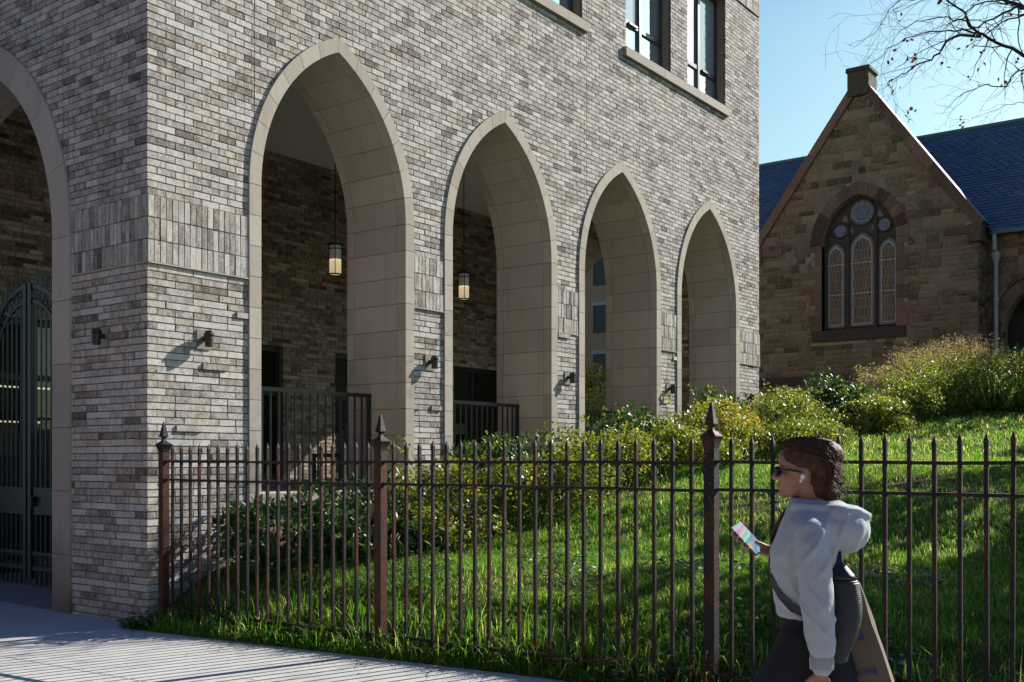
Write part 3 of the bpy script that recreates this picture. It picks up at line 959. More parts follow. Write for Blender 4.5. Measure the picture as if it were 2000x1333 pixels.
# ------------------------------------------------------------------ lobby behind the entrance glazing
lb = MB(); lb.box(0.5, 3.6, 8.2, 8.3, 0.0, 3.6); lb.build('lobby_wall', M['lobbywall'], bldg)
lb = MB(); lb.box(0.5, 3.6, 5.75, 8.2, -0.1, 0.0); lb.box(0.5, 3.6, 5.75, 8.2, 3.6, 3.7); lb.box(0.4, 0.5, 5.75, 8.3, 0, 3.6); lb.box(3.6, 3.7, 5.75, 8.3, 0, 3.6)
lb.box(0.6, 3.5, 7.6, 8.1, 0.001, 1.6); lb.box(0.6, 3.5, 7.7, 8.1, 2.15, 2.3)
lb.build('lobby_counter', M['lobbydark'], bldg)
for i, (z, y) in enumerate(((2.60, 6.6), (2.13, 7.72))):
    s = MB(); s.box(0.9, 3.3, y, y + 0.04, z - 0.012, z + 0.012)
    o = s.build('strip_light', M['strip'])
    tag(o, ['upper thin glowing strip light behind the entrance glazing', 'lower thin glowing strip light behind the entrance glazing'][i], 'strip light', 'strip lights in the lobby')

# ------------------------------------------------------------------ iron fence
fence = empty('iron_fence', (0.03, 0, 0))
tag(fence, 'rusty black spear-topped iron fence along the sidewalk and lawn', 'fence')
PB = [0.205, 2.925, 5.675, 8.40, 11.13]
def spear(mb, x, y, z0, z1, h):
    z2 = z1 - 0.045
    w = h * 1.12
    vs = [(x-h,y-h,z0),(x+h,y-h,z0),(x+h,y+h,z0),(x-h,y+h,z0),(x-h,y-h,z2-.05),(x+h,y-h,z2-.05),(x+h,y+h,z2-.05),(x-h,y+h,z2-.05),
          (x-w,y-w,z2),(x+w,y-w,z2),(x+w,y+w,z2),(x-w,y+w,z2),(x,y,z1)]
    fs = [(0,3,2,1)]
    for b in (0, 4):
        for i in range(4):
            j = (i + 1) % 4
            fs.append((b+i, b+j, b+4+j, b+4+i))
    for i in range(4): fs.append((8+i, 8+(i+1) % 4, 12))
    mb.add(vs, fs)
for k, b in enumerate(PB):
    p = MB(); zg = float(ground_z(0.0, b)) - 0.25
    h = 0.0345
    p.box(-h, h, -b - h, -b + h, zg, 1.612)
    po = p.build('post', M['post'] if k < 2 else M['postblack'], fence)
    f = MB(); s2 = math.sqrt(2)
    f.lathe([(0.036*s2,1.600),(0.040*s2,1.625),(0.049*s2,1.656),(0.053*s2,1.662),(0.053*s2,1.670),(0.038*s2,1.682),(0.017*s2,1.702),(0.012*s2,1.720),(0.015*s2,1.729),(0.030*s2,1.738),(0.030*s2,1.744),(0.022*s2,1.782),(0.010*s2,1.850),(0.002*s2,1.876)], (0, -b, 0), 4, rot=PI/4)
    f.build('finial', M['postblack'], po)
    for z in (1.55, 1.465, 1.385, 1.30):
        bo = MB(); sg = random.choice((-1, 1))
        bo.lathe([(0.001,-0.009),(0.012,-0.007),(0.014,0.0),(0.012,0.007),(0.001,0.009)], (-h - .005, -b + sg*.014, z), 8)
        bo.build('bolt', M['bronze'], po)
for k in range(4):
    b0, b1 = PB[k] + 0.0345, PB[k+1] - 0.0345
    def rail(za, zb, th, dep, nm):
        r = MB()
        n = 8; wob = [random.gauss(0, 0.0018) for _ in range(n + 1)]
        pts = [(b0 + (b1-b0)*i/n, za + (zb-za)*i/n + wob[i]) for i in range(n + 1)]
        for i in range(n):
            (p, z), (q, w) = pts[i], pts[i+1]
            r.add([(-dep,-p,z-th),(dep,-p,z-th),(dep,-q,w-th),(-dep,-q,w-th),(-dep,-p,z+th),(dep,-p,z+th),(dep,-q,w+th),(-dep,-q,w+th)],
                  [(0,1,2,3),(7,6,5,4),(0,3,7,4),(1,5,6,2)] + ([(0,4,5,1)] if i == 0 else []) + ([(3,2,6,7)] if i == n-1 else []))
        r.build(nm, M['picket'], fence)
    zb0 = 0.165 + 0.010*PB[k]; zb1 = 0.165 + 0.010*PB[k+1]
    rail(1.512, 1.507, 0.0095, 0.019, 'rail'); rail(1.345, 1.338, 0.0095, 0.019, 'rail'); rail(zb0, zb1, 0.012, 0.019, 'rail')
    n = 20
    for i in range(n):
        b = b0 + (b1 - b0) * (i + 0.75) / (n + 0.5)
        p = MB(); zg = 0.07 + 0.010 * b
        dx, dy = random.gauss(0, 0.0015), random.gauss(0, 0.003)
        spear(p, 0, -b, zg, 1.668 + random.gauss(0, 0.004), 0.0107)
        # slight lean; one picket bent near its foot
        lean = random.gauss(0, 0.003)
        for vi, v in enumerate(p.v):
            f = (1.5 - v[2])
            p.v[vi] = (v[0], v[1] + lean * f, v[2])
        if k == 2 and i == 2:
            p = MB(); p.tube([(0,-b,1.60),(0,-b,1.0),(0,-b-.004,0.62),(0,-b-.022,0.45),(0,-b-.010,0.30),(0,-b,0.10)], 0.0135, 4)
            q = MB(); spear(p, 0, -b, 1.58, 1.668, 0.0105)
        p.build('picket', M['picket'], fence)

# ------------------------------------------------------------------ church
CX = 27.0; GY = 2.53; GW = 3.45; GE = 8.51; GP = 13.02
church = empty('stone_church', (0, 0, 0))
tag(church, 'brown sandstone church with steep gable, traceried pointed window and slate roof', 'church')
WYC, WZS, WR, WOFF = 2.57, 8.31, 1.524, 0.364
WSILL = 5.60
def ghw(z): return GW if z < GE else GW * (GP - z) / (GP - GE)
def church_map(a, n, z): return (CX - n, a, z)
NX = 28.0
def nave_map(a, n, z): return (NX - n, a, z)
def ashlar(mb, y0, y1, z0, z1, mp, forbid, seed, hmin=0.17, hmax=0.34, amp=0.034):
    R = random.Random(seed); z = z0
    while z < z1 - 0.05:
        h = R.uniform(hmin, hmax); zb = min(z + h, z1)
        if z1 - zb < 0.1: zb = z1
        u = y0 - R.random() * 0.3
        while u < y1:
            L = R.uniform(0.22, 0.62); b = u + L
            subs = [(z, zb)]
            if zb - z > 0.25 and R.random() < 0.40:
                zm = z + (zb - z) * R.uniform(0.42, 0.58); subs = [(z, zm), (zm, zb)]
            for (sa, sb) in subs:
                segs = [(max(u, y0) , min(b, y1) )]
                for zt in ((sa + sb) / 2,):
                    for fa, fb in forbid(zt):
                        ns = []
                        for s, e in segs:
                            if e <= fa or s >= fb: ns.append((s, e)); continue
                            if s < fa: ns.append((s, fa))
                            if e > fb: ns.append((fb, e))
                        segs = ns
                for s, e in segs:
                    s += 0.008; e -= 0.008
                    if e - s < 0.04: continue
                    t = min(1, max(0, R.gauss(0.54, 0.13)));
                    if R.random() < 0.10: t = R.uniform(0.15, 0.32)
                    mb.col = (t, R.random(), R.random(), 1)
                    # rock-faced: pillowed front made of a 4x3 patch
                    nu, nz = 4, 3
                    vs = []; fs = []
                    for j in range(nz + 1):
                        for i in range(nu + 1):
                            edge = (i in (0, nu)) or (j in (0, nz))
                            n = 0.004 if edge else amp * (0.45 + R.random())
                            ja = 0 if edge else R.uniform(-.02, .02)
                            vs.append(mp(s + (e-s)*i/nu + ja, n, sa + .008 + (sb-sa-.016)*j/nz + ja*.4))
                    for j in range(nz):
                        for i in range(nu):
                            q = j*(nu+1) + i
                            fs.append((q, q+1, q+nu+2, q+nu+1))
                    o = len(vs)
                    vs += [mp(s,-.03,sa+.008), mp(e,-.03,sa+.008), mp(e,-.03,sb-.008), mp(s,-.03,sb-.008)]
                    fs += [(0, nu, o+1, o), (nu*1, (nz+1)*(nu+1)-1, o+2, o+1), ((nz+1)*(nu+1)-1, nz*(nu+1), o+3, o+2), (nz*(nu+1), 0, o, o+3)]
                    mb.add(vs, fs)
            u = b
        z = zb
def gable_forbid(z):
    out = []
    h = ghw(z) - (0.02 if z > GE else 0.0)
    out += [(-99, GY - h), (GY + h, 99)]
    if z > WSILL - 0.32:
        w = half(z, WR + 0.33, WOFF, WZS)
        if z < WZS: w = 1.16 + (0.34 if int((z - WSILL) / 0.42) % 2 == 0 else 0.20)
        if w > 0: out.append((WYC - w, WYC + w))
    return out
st_mb = MB()
ashlar(st_mb, GY - GW, GY + GW, 2.2, 3.90, church_map, gable_forbid, 71)
ashlar(st_mb, GY - GW, GY + GW, 4.22, GP, church_map, gable_forbid, 72)
DYC, DZS, DR, DOFF = -2.12, 5.35, 1.75, 0.60
def nave_forbid(z):
    h = half(z, DR - 0.05, DOFF, DZS)
    return [(DYC - h, DYC + h)] if h > 0 else []
ashlar(st_mb, -7.0, GY - GW - 0.003, 2.2, 8.25, nave_map, nave_forbid, 73)
ashlar(st_mb, GY + GW + 0.003, 11.3, 2.2, 8.25, nave_map, lambda z: [], 74)
def cside_map(a, n, z): return (a, GY - GW - n, z)
ashlar(st_mb, CX, NX, 2.2, GE, cside_map, lambda z: [], 75)
cm = MB()
gp = [(GY - GW + .01, 1.5), (WYC - 1.16, 1.5)]
outl = [(GY - GW + .01, 1.5), (GY + GW - .01, 1.5), (GY + GW - .01, GE), (GY, GP - .02), (GY - GW + .01, GE)]
# gable mass in three pieces round the window
cm.polyprism([(GY-GW+.01,1.5),(GY+GW-.01,1.5),(GY+GW-.01,WSILL),(GY-GW+.01,WSILL)], -0.012, -0.6, church_map)
left = [(WYC - 1.16, WSILL + .001), (GY - GW + .01, WSILL + .001), (GY - GW + .01, GE), (GY, GP - .02)]
ap = math.acos(WOFF / WR); n = 12
wl = []
for i in range(n + 1):
    th = ap - ap * i / n
    wl.append((WYC - (WR * math.cos(th) - WOFF), WZS + WR * math.sin(th)))
cm.polyprism(left + [(WYC + 0.0005*0, wl[0][1])][:0] + [(wl[0][0], wl[0][1])] + wl[1:], -0.012, -0.6, church_map)
right = [(WYC + 1.16, WSILL + .001), (GY + GW - .01, WSILL + .001), (GY + GW - .01, GE), (GY + 0.002, GP - .02)]
wr = [(2 * WYC - a, z) for a, z in wl]
cm.polyprism(right + [(wr[0][0] + 0.002, wr[0][1])] + wr[1:], -0.012, -0.6, church_map)
dh = half(2.0, DR - 0.42, DOFF, DZS)
cm.polyprism(notch_outline(-14.0, GY - GW - 0.001, 1.5, 8.3, [(DYC, DR - 0.40, DOFF, DZS)]), -0.012, -0.7, nave_map)
cm.prism([(GY + GW + .001, 1.5), (11.3, 1.5), (11.3, 8.3), (GY + GW + .001, 8.3)], -0.012, -0.7, nave_map)
cm.box(CX + 0.6, NX + 1, GY - GW + 0.01, GY - GW + 0.5, 1.5, GE - .02); cm.box(CX + 0.6, NX + 1, GY + GW - 0.5, GY + GW - 0.01, 1.5, GE - .02)
cm.box(37.6, 38.2, -14, 11.3, 1.5, 8.3); cm.box(28.71, 37.59, -14, -13.4, 1.5, 8.3); cm.box(28.71, 37.59, 10.7, 11.3, 1.5, 8.3)
cm.add([(28.2,11.29,8.301),(38.0,11.29,8.301),(33,11.29,12.8)], [(0,1,2)]); cm.add([(28.2,-13.99,8.301),(38.0,-13.99,8.301),(33,-13.99,12.8)], [(0,1,2)])
cw = cm.build('wall', M['stonemortar'], church)
st_mb.build('stonework', M['stone'], cw, tint=True)
# string course
sc_ = MB(); R_ = random.Random(3); y = GY - GW + .001
while y < GY + GW - 0.01:
    L = R_.uniform(0.8, 1.3); e = min(y + L, GY + GW - .001)
    sc_.col = (R_.uniform(.3,.8), R_.random(), R_.random(), 1)
    sc_.prism([(y + .006, 3.905), (e - .006, 3.905), (e - .006, 4.215), (y + .006, 4.215)], 0.05, -0.05, church_map); y = e
sc_.build('string_course', M['darkstone'], cw, tint=True)
# window dressing: voussoirs, quoins, sill
vo = MB(); vd = MB()
for sgn in (-1, 1):
    cc = WYC - sgn * WOFF; nv = 7
    Ro_ = WR + 0.37
    for i in range(nv):
        mbx = vo
        mbx.col = ((R_.uniform(.0, .12) if (i in (1, 4) and sgn == -1) or (i in (0, 1, 2) and sgn == 1) else R_.uniform(.35, .95)), R_.random(), R_.random(), 1)
        ai, ao = math.acos(WOFF / WR), math.acos(WOFF / Ro_)
        m = 3; pi_ = []; po_ = []
        for q in range(m + 1):
            f = (i + q / m) / nv
            e_ = 0.004 if q == 0 else (-0.004 if q == m else 0)
            pi_.append((cc + sgn * WR * math.cos(ai * f + e_), WZS + WR * math.sin(ai * f + e_)))
            po_.append((cc + sgn * Ro_ * math.cos(ao * f + e_), WZS + Ro_ * math.sin(ao * f + e_)))
        for q in range(m): mbx.prism([pi_[q], po_[q], po_[q+1], pi_[q+1]], 0.03, -0.28, church_map)
    z = WSILL + .002; k = 0
    while z < WZS - 0.05:
        zb = min(z + 0.42, WZS - .002); w = 0.36 if int((z + .1 - WSILL) / 0.42) % 2 == 0 else 0.22
        if WZS - zb < 0.15: zb = WZS - .002
        vo.col = (R_.uniform(.3, .95), R_.random(), R_.random(), 1)
        a, b = sorted((WYC + sgn * 1.16, WYC + sgn * (1.16 + w)))
        vo.prism([(a, z + .004), (b, z + .004), (b, zb - .004), (a, zb - .004)], 0.024, -0.28, church_map); z = zb
vo.build('window_surround', M['redstone'], church, tint=True)
vd = MB(); vd.col = (0.3, .5, .5, 1)
vd.prism([(WYC - 1.45, 5.27), (WYC + 1.45, 5.27), (WYC + 1.45, WSILL - .001), (WYC - 1.45, WSILL - .001)], 0.10, -0.25, church_map)
vd.build('window_sill', M['darkstone'], church, tint=True)
# traceried window
tr = MB(); R_ = random.Random(4)
def pointed(c, hw, z0, zs, R=None, n=8):
    """outline of a pointed light"""
    R = R or hw * 1.5; off = R - hw; ap = math.acos(off / R)
    pts = [(c - hw, z0), (c + hw, z0)]
    for i in range(n + 1): pts.append((c - off + R * math.cos(ap * i / n), zs + R * math.sin(ap * i / n)))
    for i in range(1, n + 1): pts.append((c + off - R * math.cos(ap - ap * i / n), zs + R * math.sin(ap - ap * i / n)))
    return pts
full = [(WYC - 1.16, WSILL), (WYC + 1.16, WSILL)] + list(reversed(wl))[::1] 
fullo = [(WYC + 1.16, WSILL + .002)] + [(2*WYC - a, z) for a, z in reversed(wl)] + wl[1:] + [(WYC - 1.16, WSILL + .002)]
tr.col = (0.35, .5, .5, 1)
tr.polyprism(fullo, -0.285, -0.40, church_map)
lights = [(3.375, 0.29, 7.98), (2.54, 0.375, 8.12), (1.735, 0.29, 7.98)]
circ = [(2.55, 9.27, 0.385), (3.23, 8.76, 0.20), (1.86, 8.80, 0.20)]
def outline_tube(pts, r, n_):
    path = [church_map(a, n_, z) for a, z in pts]
    tr.tube(path + [path[0]], r, 6, cap=False)
for c, hw, zs in lights: outline_tube(pointed(c, hw + 0.03, WSILL + 0.10, zs), 0.035, -0.262)
for y, z, r in circ: tr.ring(church_map(y, -0.262, z), r + 0.02, 0.035, 'x', 24, 6)
for y in (2.975, 2.105): tr.prism([(y-.035,WSILL+.01),(y+.035,WSILL+.01),(y+.035,9.0 if y>2.5 else 9.1),(y-.035,9.0 if y>2.5 else 9.1)], -0.20, -0.284, church_map)
outline_tube([(a * 0.965 + WYC * 0.035, z - 0.02 if z > WZS else z) for a, z in fullo], 0.05, -0.25)
twin = tr.build('window', M['darkstone'], church, tint=True)
for c, hw, zs in lights:
    g = MB(); g.polyprism(pointed(c, hw, WSILL + 0.12, zs), -0.276, -0.284, church_map); g.build('pane_border', M['stainedborder'], twin)
    g = MB(); g.polyprism(pointed(c, hw - 0.065, WSILL + 0.19, zs - 0.02), -0.270, -0.2755, church_map); g.build('came_line', M['came'], twin)
    g = MB(); g.polyprism(pointed(c, hw - 0.092, WSILL + 0.215, zs - 0.03), -0.264, -0.2695, church_map); g.build('pane', M['stained'], twin)
    for z in (6.75, 7.7):
        g = MB(); g.prism([(c-hw+.02, z-.012), (c+hw-.02, z-.012), (c+hw-.02, z+.012), (c-hw+.02, z+.012)], -0.256, -0.2635, church_map)
        g.build('saddle_bar', M['came'], twin)
for y, z, r in circ:
    g = MB()
    g.prism([(y + r*math.cos(2*PI*i/24), z + r*math.sin(2*PI*i/24)) for i in range(24)], -0.276, -0.284, church_map); g.build('pane_border', M['stainedborder'], twin)
    g = MB(); g.ring(church_map(y, -0.272, z), r*0.74, 0.012, 'x', 24, 4)
    for i in range(12 if r > .3 else 8):
        a = 2*PI*i/(12 if r > .3 else 8); p0 = church_map(y + r*.74*math.cos(a), -0.272, z + r*.74*math.sin(a)); p1 = church_map(y + r*.98*math.cos(a), -0.272, z + r*.98*math.sin(a))
        g.tube([p0, p1], 0.008, 4)
    g.build('came_line', M['came'], twin)
    g = MB()
    if r > .3:
        g.prism([(y + r*.24*math.cos(2*PI*i/12), z + r*.24*math.sin(2*PI*i/12)) for i in range(12)], -0.268, -0.2755, church_map)
        for q in range(4):
            a = PI/2*q; 
            g.prism([(y + r*.33*math.cos(a) + r*.25*math.cos(2*PI*i/12), z + r*.33*math.sin(a) + r*.25*math.sin(2*PI*i/12)) for i in range(12)], -0.2685 + .0003*q, -0.2750, church_map)
    else:
        g.prism([(y + r*.55*math.cos(2*PI*i/12), z + r*.55*math.sin(2*PI*i/12)) for i in range(12)], -0.268, -0.2755, church_map)
    g.build('pane', M['stainedblue'], twin)
# spandrel lights
g = MB()
for pts in ([(2.90,8.86),(2.78,8.62),(2.93,8.70)], [(2.20,8.86),(2.32,8.62),(2.17,8.70)], [(3.05,9.28),(2.98,9.02),(3.2,9.06)], [(2.02,9.32),(2.1,9.05),(1.88,9.06)]):
    g.prism(pts, -0.279, -0.284, church_map)
g.build('spandrel_pane', M['stainedborder'], twin)
# gable coping, kneelers and cap block
co = MB()
for sgn in (-1, 1):
    a0 = Vector((GY + sgn * (GW + 0.10), GE - 0.12)); a1 = Vector((GY + sgn*0.12, GP + 0.14))
    nseg = 5
    d = (a1 - a0); nn = Vector((d.y, -d.x)).normalized() * (1 if sgn > 0 else -1)
    if nn.y < 0: nn = -nn
    for i in range(nseg):
        p = a0 + d * (i / nseg) ; q = a0 + d * ((i + 1) / nseg) - d.normalized() * 0.006
        co.col = (R_.uniform(.2, .8), R_.random(), R_.random(), 1)
        co.prism([tuple(p - nn*0.16), tuple(q - nn*0.16), tuple(q + nn*0.10), tuple(p + nn*0.10)], 0.11, -0.62, church_map)
    a, b = sorted((GY + sgn*(GW - 0.25), GY + sgn*(GW + 0.12)))
    co.prism([(a, GE - 0.62), (b, GE - 0.62), (b, GE - 0.12), (a, GE - 0.12)], 0.13, -0.6, church_map)
    a, b = sorted((GY + sgn*(GW - 0.95), GY + sgn*(GW - 0.255)))
    co.prism([(a, GE - 0.36), (b, GE - 0.36), (b, GE - 0.14), (a, GE - 0.14)], 0.07, -0.5, church_map)
co.build('gable_coping', M['redstone'], church, tint=True)
fs_ = MB(); a0 = Vector((GY - (GW + 0.10), GE - 0.12)); a1 = Vector((GY - 0.12, GP + 0.14)); d = a1 - a0; nn = Vector((-d.y, d.x)).normalized()
fs_.prism([tuple(a0 + nn*0.101), tuple(a1 + nn*0.101), tuple(a1 + nn*0.113), tuple(a0 + nn*0.113)], 0.125, -0.63, church_map)
fs_.build('flashing', simple('weathered_flashing', (0.20,0.17,0.15), 0.7), church)
cb = MB(); cb.col = (.45, .4, .5, 1)
cb.prism([(GY - .30, 12.80), (GY + .30, 12.80), (GY + .33, 13.05), (GY + .33, 13.55), (GY - .33, 13.55), (GY - .33, 13.05)], 0.16, -0.60, church_map)
cb.col = (.25, .4, .5, 1); cb.prism([(GY - .38, 13.551), (GY + .38, 13.551), (GY + .36, 13.67), (GY - .36, 13.67)], 0.20, -0.64, church_map)
cb.build('gable_cap', M['darkstone'], church, tint=True)
# slate roofs, laid slate by slate
sl = MB()
def slates(p0, udir, vdir, ulen, vlen, w, exp, seed, trim=None):
    """p0: eave corner; u along the eave, v up the slope"""
    R = random.Random(seed); u_ = Vector(udir); v_ = Vector(vdir).normalized(); nrm = u_.cross(v_).normalized()
    if nrm.z < 0: nrm = -nrm
    rows = int(vlen / exp)
    for r in range(rows):
        sc = (r // 5) % 2 == 0 and r > 2
        off = (w / 2 if r % 2 else 0)
        k = int(ulen / w) + 1
        for i in range(-1, k):
            u0 = i * w + off; u1 = u0 + w * 0.965
            if u1 < 0.02 or u0 > ulen - 0.02: continue
            u0 = max(0, u0); u1 = min(ulen, u1)
            if trim and trim((u0 + u1) / 2, r * exp): continue
            sl.col = (min(1, max(0, R.gauss(.5, .2))), R.random(), R.random(), 1)
            lift = 0.022 + R.random() * 0.006; v0 = r * exp; v1 = v0 + exp * 1.25
            P = lambda uu, vv, h: tuple(p0 + u_ * uu + v_ * vv + nrm * h)
            if sc:
                c = (u0 + u1) / 2; hw = (u1 - u0) / 2
                low = [P(c - hw * math.cos(PI*q/5), v0 + 0.07 - 0.085 * math.sin(PI*q/5), lift) for q in range(6)]
                lo2 = [P(c - hw * math.cos(PI*q/5), v0 + 0.07 - 0.085 * math.sin(PI*q/5), lift - .014) for q in range(6)]
            else:
                j = R.uniform(-.008, .008)
                low = [P(u0, v0 + j, lift), P(u1, v0 + j, lift)]; lo2 = [P(u0, v0 + j, lift - .014), P(u1, v0 + j, lift - .014)]
            top = [P(u1, v1, 0.004), P(u0, v1, 0.004)]
            m = len(low)
            sl.add(low + top + lo2, [tuple(range(m + 2))] + [(q, q + m + 2, q + m + 3, q + 1) for q in range(m - 1)])
RX, RZ = 33.0, 12.95
EX, EZ = 27.72, 8.28
sv = Vector((RX - EX, 0, RZ - EZ)); svl = sv.length
slates(Vector((EX, -14.2, EZ)), (0, 1, 0), sv, 14.2 + GY - 0.3, svl, 0.27, 0.185, 81)
slates(Vector((EX, GY + 0.3, EZ)), (0, 1, 0), sv, 11.6 - GY - 0.3, svl, 0.27, 0.185, 82)
tv = Vector((0, GW + 0.25, GP - 0.2 - 8.3))
slates(Vector((CX + 0.4, GY - GW - 0.25, 8.22)), (1, 0, 0), tv, RX - CX - 0.5, tv.length, 0.27, 0.185, 83, trim=lambda u, v: u > 0.9 + v * 0.78)
slates(Vector((CX + 0.4, GY + GW + 0.25, 8.22)), (1, 0, 0), Vector((0, -tv.y, tv.z)), RX - CX - 0.5, tv.length, 0.27, 0.185, 84, trim=lambda u, v: u > 0.9 + v * 0.78)
rf = sl.build('roof', M['slate'], church, tint=True)
rb = MB()
rb.add([(EX,-14.2,EZ-.03),(EX,11.6,EZ-.03),(RX,11.6,RZ-.03),(RX,-14.2,RZ-.03)], [(0,1,2,3)])
rb.add([(38.28,-14.2,EZ-.03),(38.28,11.6,EZ-.03),(RX,11.6,RZ-.031),(RX,-14.2,RZ-.031)], [(3,2,1,0)])
rb.add([(CX+.3,GY,GP-.24),(RX-.1,GY,GP-.24),(RX-.1,GY-GW-.22,8.20),(CX+.3,GY-GW-.22,8.20)], [(0,1,2,3)])
rb.add([(CX+.3,GY,GP-.24),(RX-.1,GY,GP-.24),(RX-.1,GY+GW+.22,8.20),(CX+.3,GY+GW+.22,8.20)], [(3,2,1,0)])
rb.build('roof_deck', M['slate'].copy(), rf)
gt = MB()
gt.tube([(RX,-14.2,RZ+.02),(RX,11.6,RZ+.02)], 0.06, 8)
gt.box(EX - 0.14, EX - .005, -14.2, GY - GW - 0.14, EZ - 0.12, EZ - 0.01)
gt.box(EX - 0.14, EX - .005, GY + GW + 0.14, 11.6, EZ - 0.12, EZ - 0.01)
gt.build('gutter', M['copper'], church)
dp = MB(); py = GY - GW - 0.30
dp.tube([(EX - .08, py, EZ - .1), (EX - .02, py, 7.75), (NX - 0.13, py, 7.6), (NX - 0.13, py, 2.6)], 0.062, 10)
dp.lathe([(0.07,7.35),(0.13,7.55),(0.14,7.66),(0.10,7.67)], (NX - 0.13, py, 0), 8)
for z in (6.2, 4.6): dp.lathe([(0.07, z), (0.085, z+.01), (0.085, z+.10), (0.07, z+.11)], (NX - .13, py, 0), 10)
dp.build('downpipe', M['pipe'], church)
# side doorway with brownstone hood
dv = MB()
for sgn in (-1, 1):
    cc = DYC - sgn * DOFF
    for (Ri_, Ro_, na_, nb_) in ((DR - 0.38, DR - 0.06, 0.02, -0.35), (DR - 0.055, DR + 0.06, 0.09, -0.1)):
        nv = 6
        for i in range(nv):
            dv.col = (R_.uniform(.2, .8), R_.random(), R_.random(), 1)
            ai, ao = math.acos(DOFF / Ri_), math.acos(DOFF / Ro_)
            pi_ = []; po_ = []
            for q in range(4):
                f = (i + q / 3) / nv; e_ = 0.004 if q == 0 else (-0.004 if q == 3 else 0)
                pi_.append((cc + sgn*Ri_*math.cos(ai*f+e_), DZS + Ri_*math.sin(ai*f+e_))); po_.append((cc + sgn*Ro_*math.cos(ao*f+e_), DZS + Ro_*math.sin(ao*f+e_)))
            for q in range(3): dv.prism([pi_[q], po_[q], po_[q+1], pi_[q+1]], na_, nb_, nave_map)
    a, b = sorted((DYC + sgn*(DR - 0.38 - DOFF), DYC + sgn*(DR - .06 - DOFF)))
    dv.prism([(a, 2.0), (b, 2.0), (b, DZS - .2), (a, DZS - .2)], 0.02, -0.35, nave_map)
    a, b = sorted((DYC + sgn*(DR - 0.42 - DOFF), DYC + sgn*(DR + .05 - DOFF)))
    dv.prism([(a, DZS - .19), (b, DZS - .19), (b, DZS - .005), (a, DZS - .005)], 0.08, -0.36, nave_map)
dv.build('door_surround', M['redstone'], church, tint=True)
dd = MB(); dd.box(NX + 0.75, NX + 0.80, DYC - 1.2, DYC + 1.2, 2.2, 7.2); dd.build('door', M['darkstone'].copy(), church)
bwn = MB()
for y in (3.4, 1.95): bwn.prism([(y - .42, 3.25), (y + .42, 3.25), (y + .42, 3.80), (y - .42, 3.80)], 0.028, -0.02, church_map)
bwn.build('basement_window', M['blindglass'], church)

# ------------------------------------------------------------------ apartment house far behind the arcade
apt = empty('apartment_house', (0, 0, 0))
tag(apt, 'tan brick apartment house glimpsed through the third side arch, with a lettered stone base', 'apartment house')
a_ = MB(); a_.box(50, 64, 14, 46, 5.9, 17.5); a_.build('wall', simple('tan_brick_far', (0.30,0.195,0.115), 0.9, nscale=40, var=0.25, bump=0.004), apt)
a_ = MB(); a_.box(49.9, 64, 14, 46, 1.0, 5.899); a_.box(49.8, 49.899, 14, 46, 5.6, 5.899); a_.build('stone_base', simple('limestone_far', (0.30,0.265,0.21), 0.9, var=0.12), apt)
a_ = MB(); a_.box(49.7, 64.2, 13.8, 46.2, 17.501, 17.9); a_.build('cornice', M['kerb'], apt)
wf0 = None
for i in range(7):
    for z in (7.25, 10.25, 13.2):
        y = 17.2 + 3.0 * i
        w = MB(); w.box(49.93, 49.999, y - .62, y + .62, z - .85, z - .78); w.box(49.93, 49.999, y - .62, y + .62, z + .78, z + .85)
        w.box(49.93, 49.999, y - .62, y - .55, z - .78, z + .78); w.box(49.93, 49.999, y + .55, y + .62, z - .78, z + .78); w.box(49.93, 49.999, y - .55, y + .55, z - .03, z + .03)
        fo = w.build('window', M['doorframe'], apt)
        g = MB(); g.box(49.965, 49.99, y - .55, y + .55, z - .78, z + .78); g.build('pane', M['lobbydark'], fo)
        g = MB(); g.box(49.95, 49.998, y - .75, y + .75, z + .852, z + 1.08); g.build('lintel', M['kerb'], fo)
def text_mesh(name, body, size, mat, loc, rot, parent=None, ext=0.004, align='LEFT'):
    cu = bpy.data.curves.new(name, 'FONT'); cu.body = body; cu.size = size; cu.extrude = ext; cu.align_x = align
    o = bpy.data.objects.new(name, cu); COL.objects.link(o)
    dg = bpy.context.evaluated_depsgraph_get()
    me = bpy.data.meshes.new_from_object(o.evaluated_get(dg))
    bpy.data.objects.remove(o)
    me.materials.clear(); me.materials.append(mat)
    q = bpy.data.objects.new(name, me); COL.objects.link(q)
    q.location = loc; q.rotation_euler = rot
    if parent: q.parent = parent
    return q
text_mesh('lettering', 'CENTER', 0.42, M['black'], (49.89, 27.75, 5.0), (PI/2, 0, -PI/2), apt, 0.01)

# ------------------------------------------------------------------ plants
def leaves_np(P, D, N, L, W, fold=0.25):
    """one folded diamond-ish quad pair per leaf: P base, D direction, N normal"""
    n = len(P)
    D = D / np.linalg.norm(D, axis=1, keepdims=True)
    S = np.cross(D, N); S /= (np.linalg.norm(S, axis=1, keepdims=True) + 1e-9)
    Nn = np.cross(S, D)
    L = L[:, None]; W = W[:, None]
    mid = P + D * L * 0.5 - Nn * W * fold
    V = np.stack([P, P + D*L*0.28 + S*W*0.42, P + D*L*0.68 + S*W*0.40, P + D*L - Nn*W*0.3,
                  P + D*L*0.68 - S*W*0.40, P + D*L*0.28 - S*W*0.42, mid], axis=1).reshape(-1, 3)
    b = (np.arange(n) * 7)[:, None]
    Q = np.concatenate([b + np.array([[0, 1, 2, 6]]), b + np.array([[6, 2, 3, 4]]), b + np.array([[0, 6, 4, 5]])], axis=0)
    return V, Q

def rand_dirs(n, up=0.0):
    v = rng.normal(size=(n, 3)); v[:, 2] += up
    return v / np.linalg.norm(v, axis=1, keepdims=True)

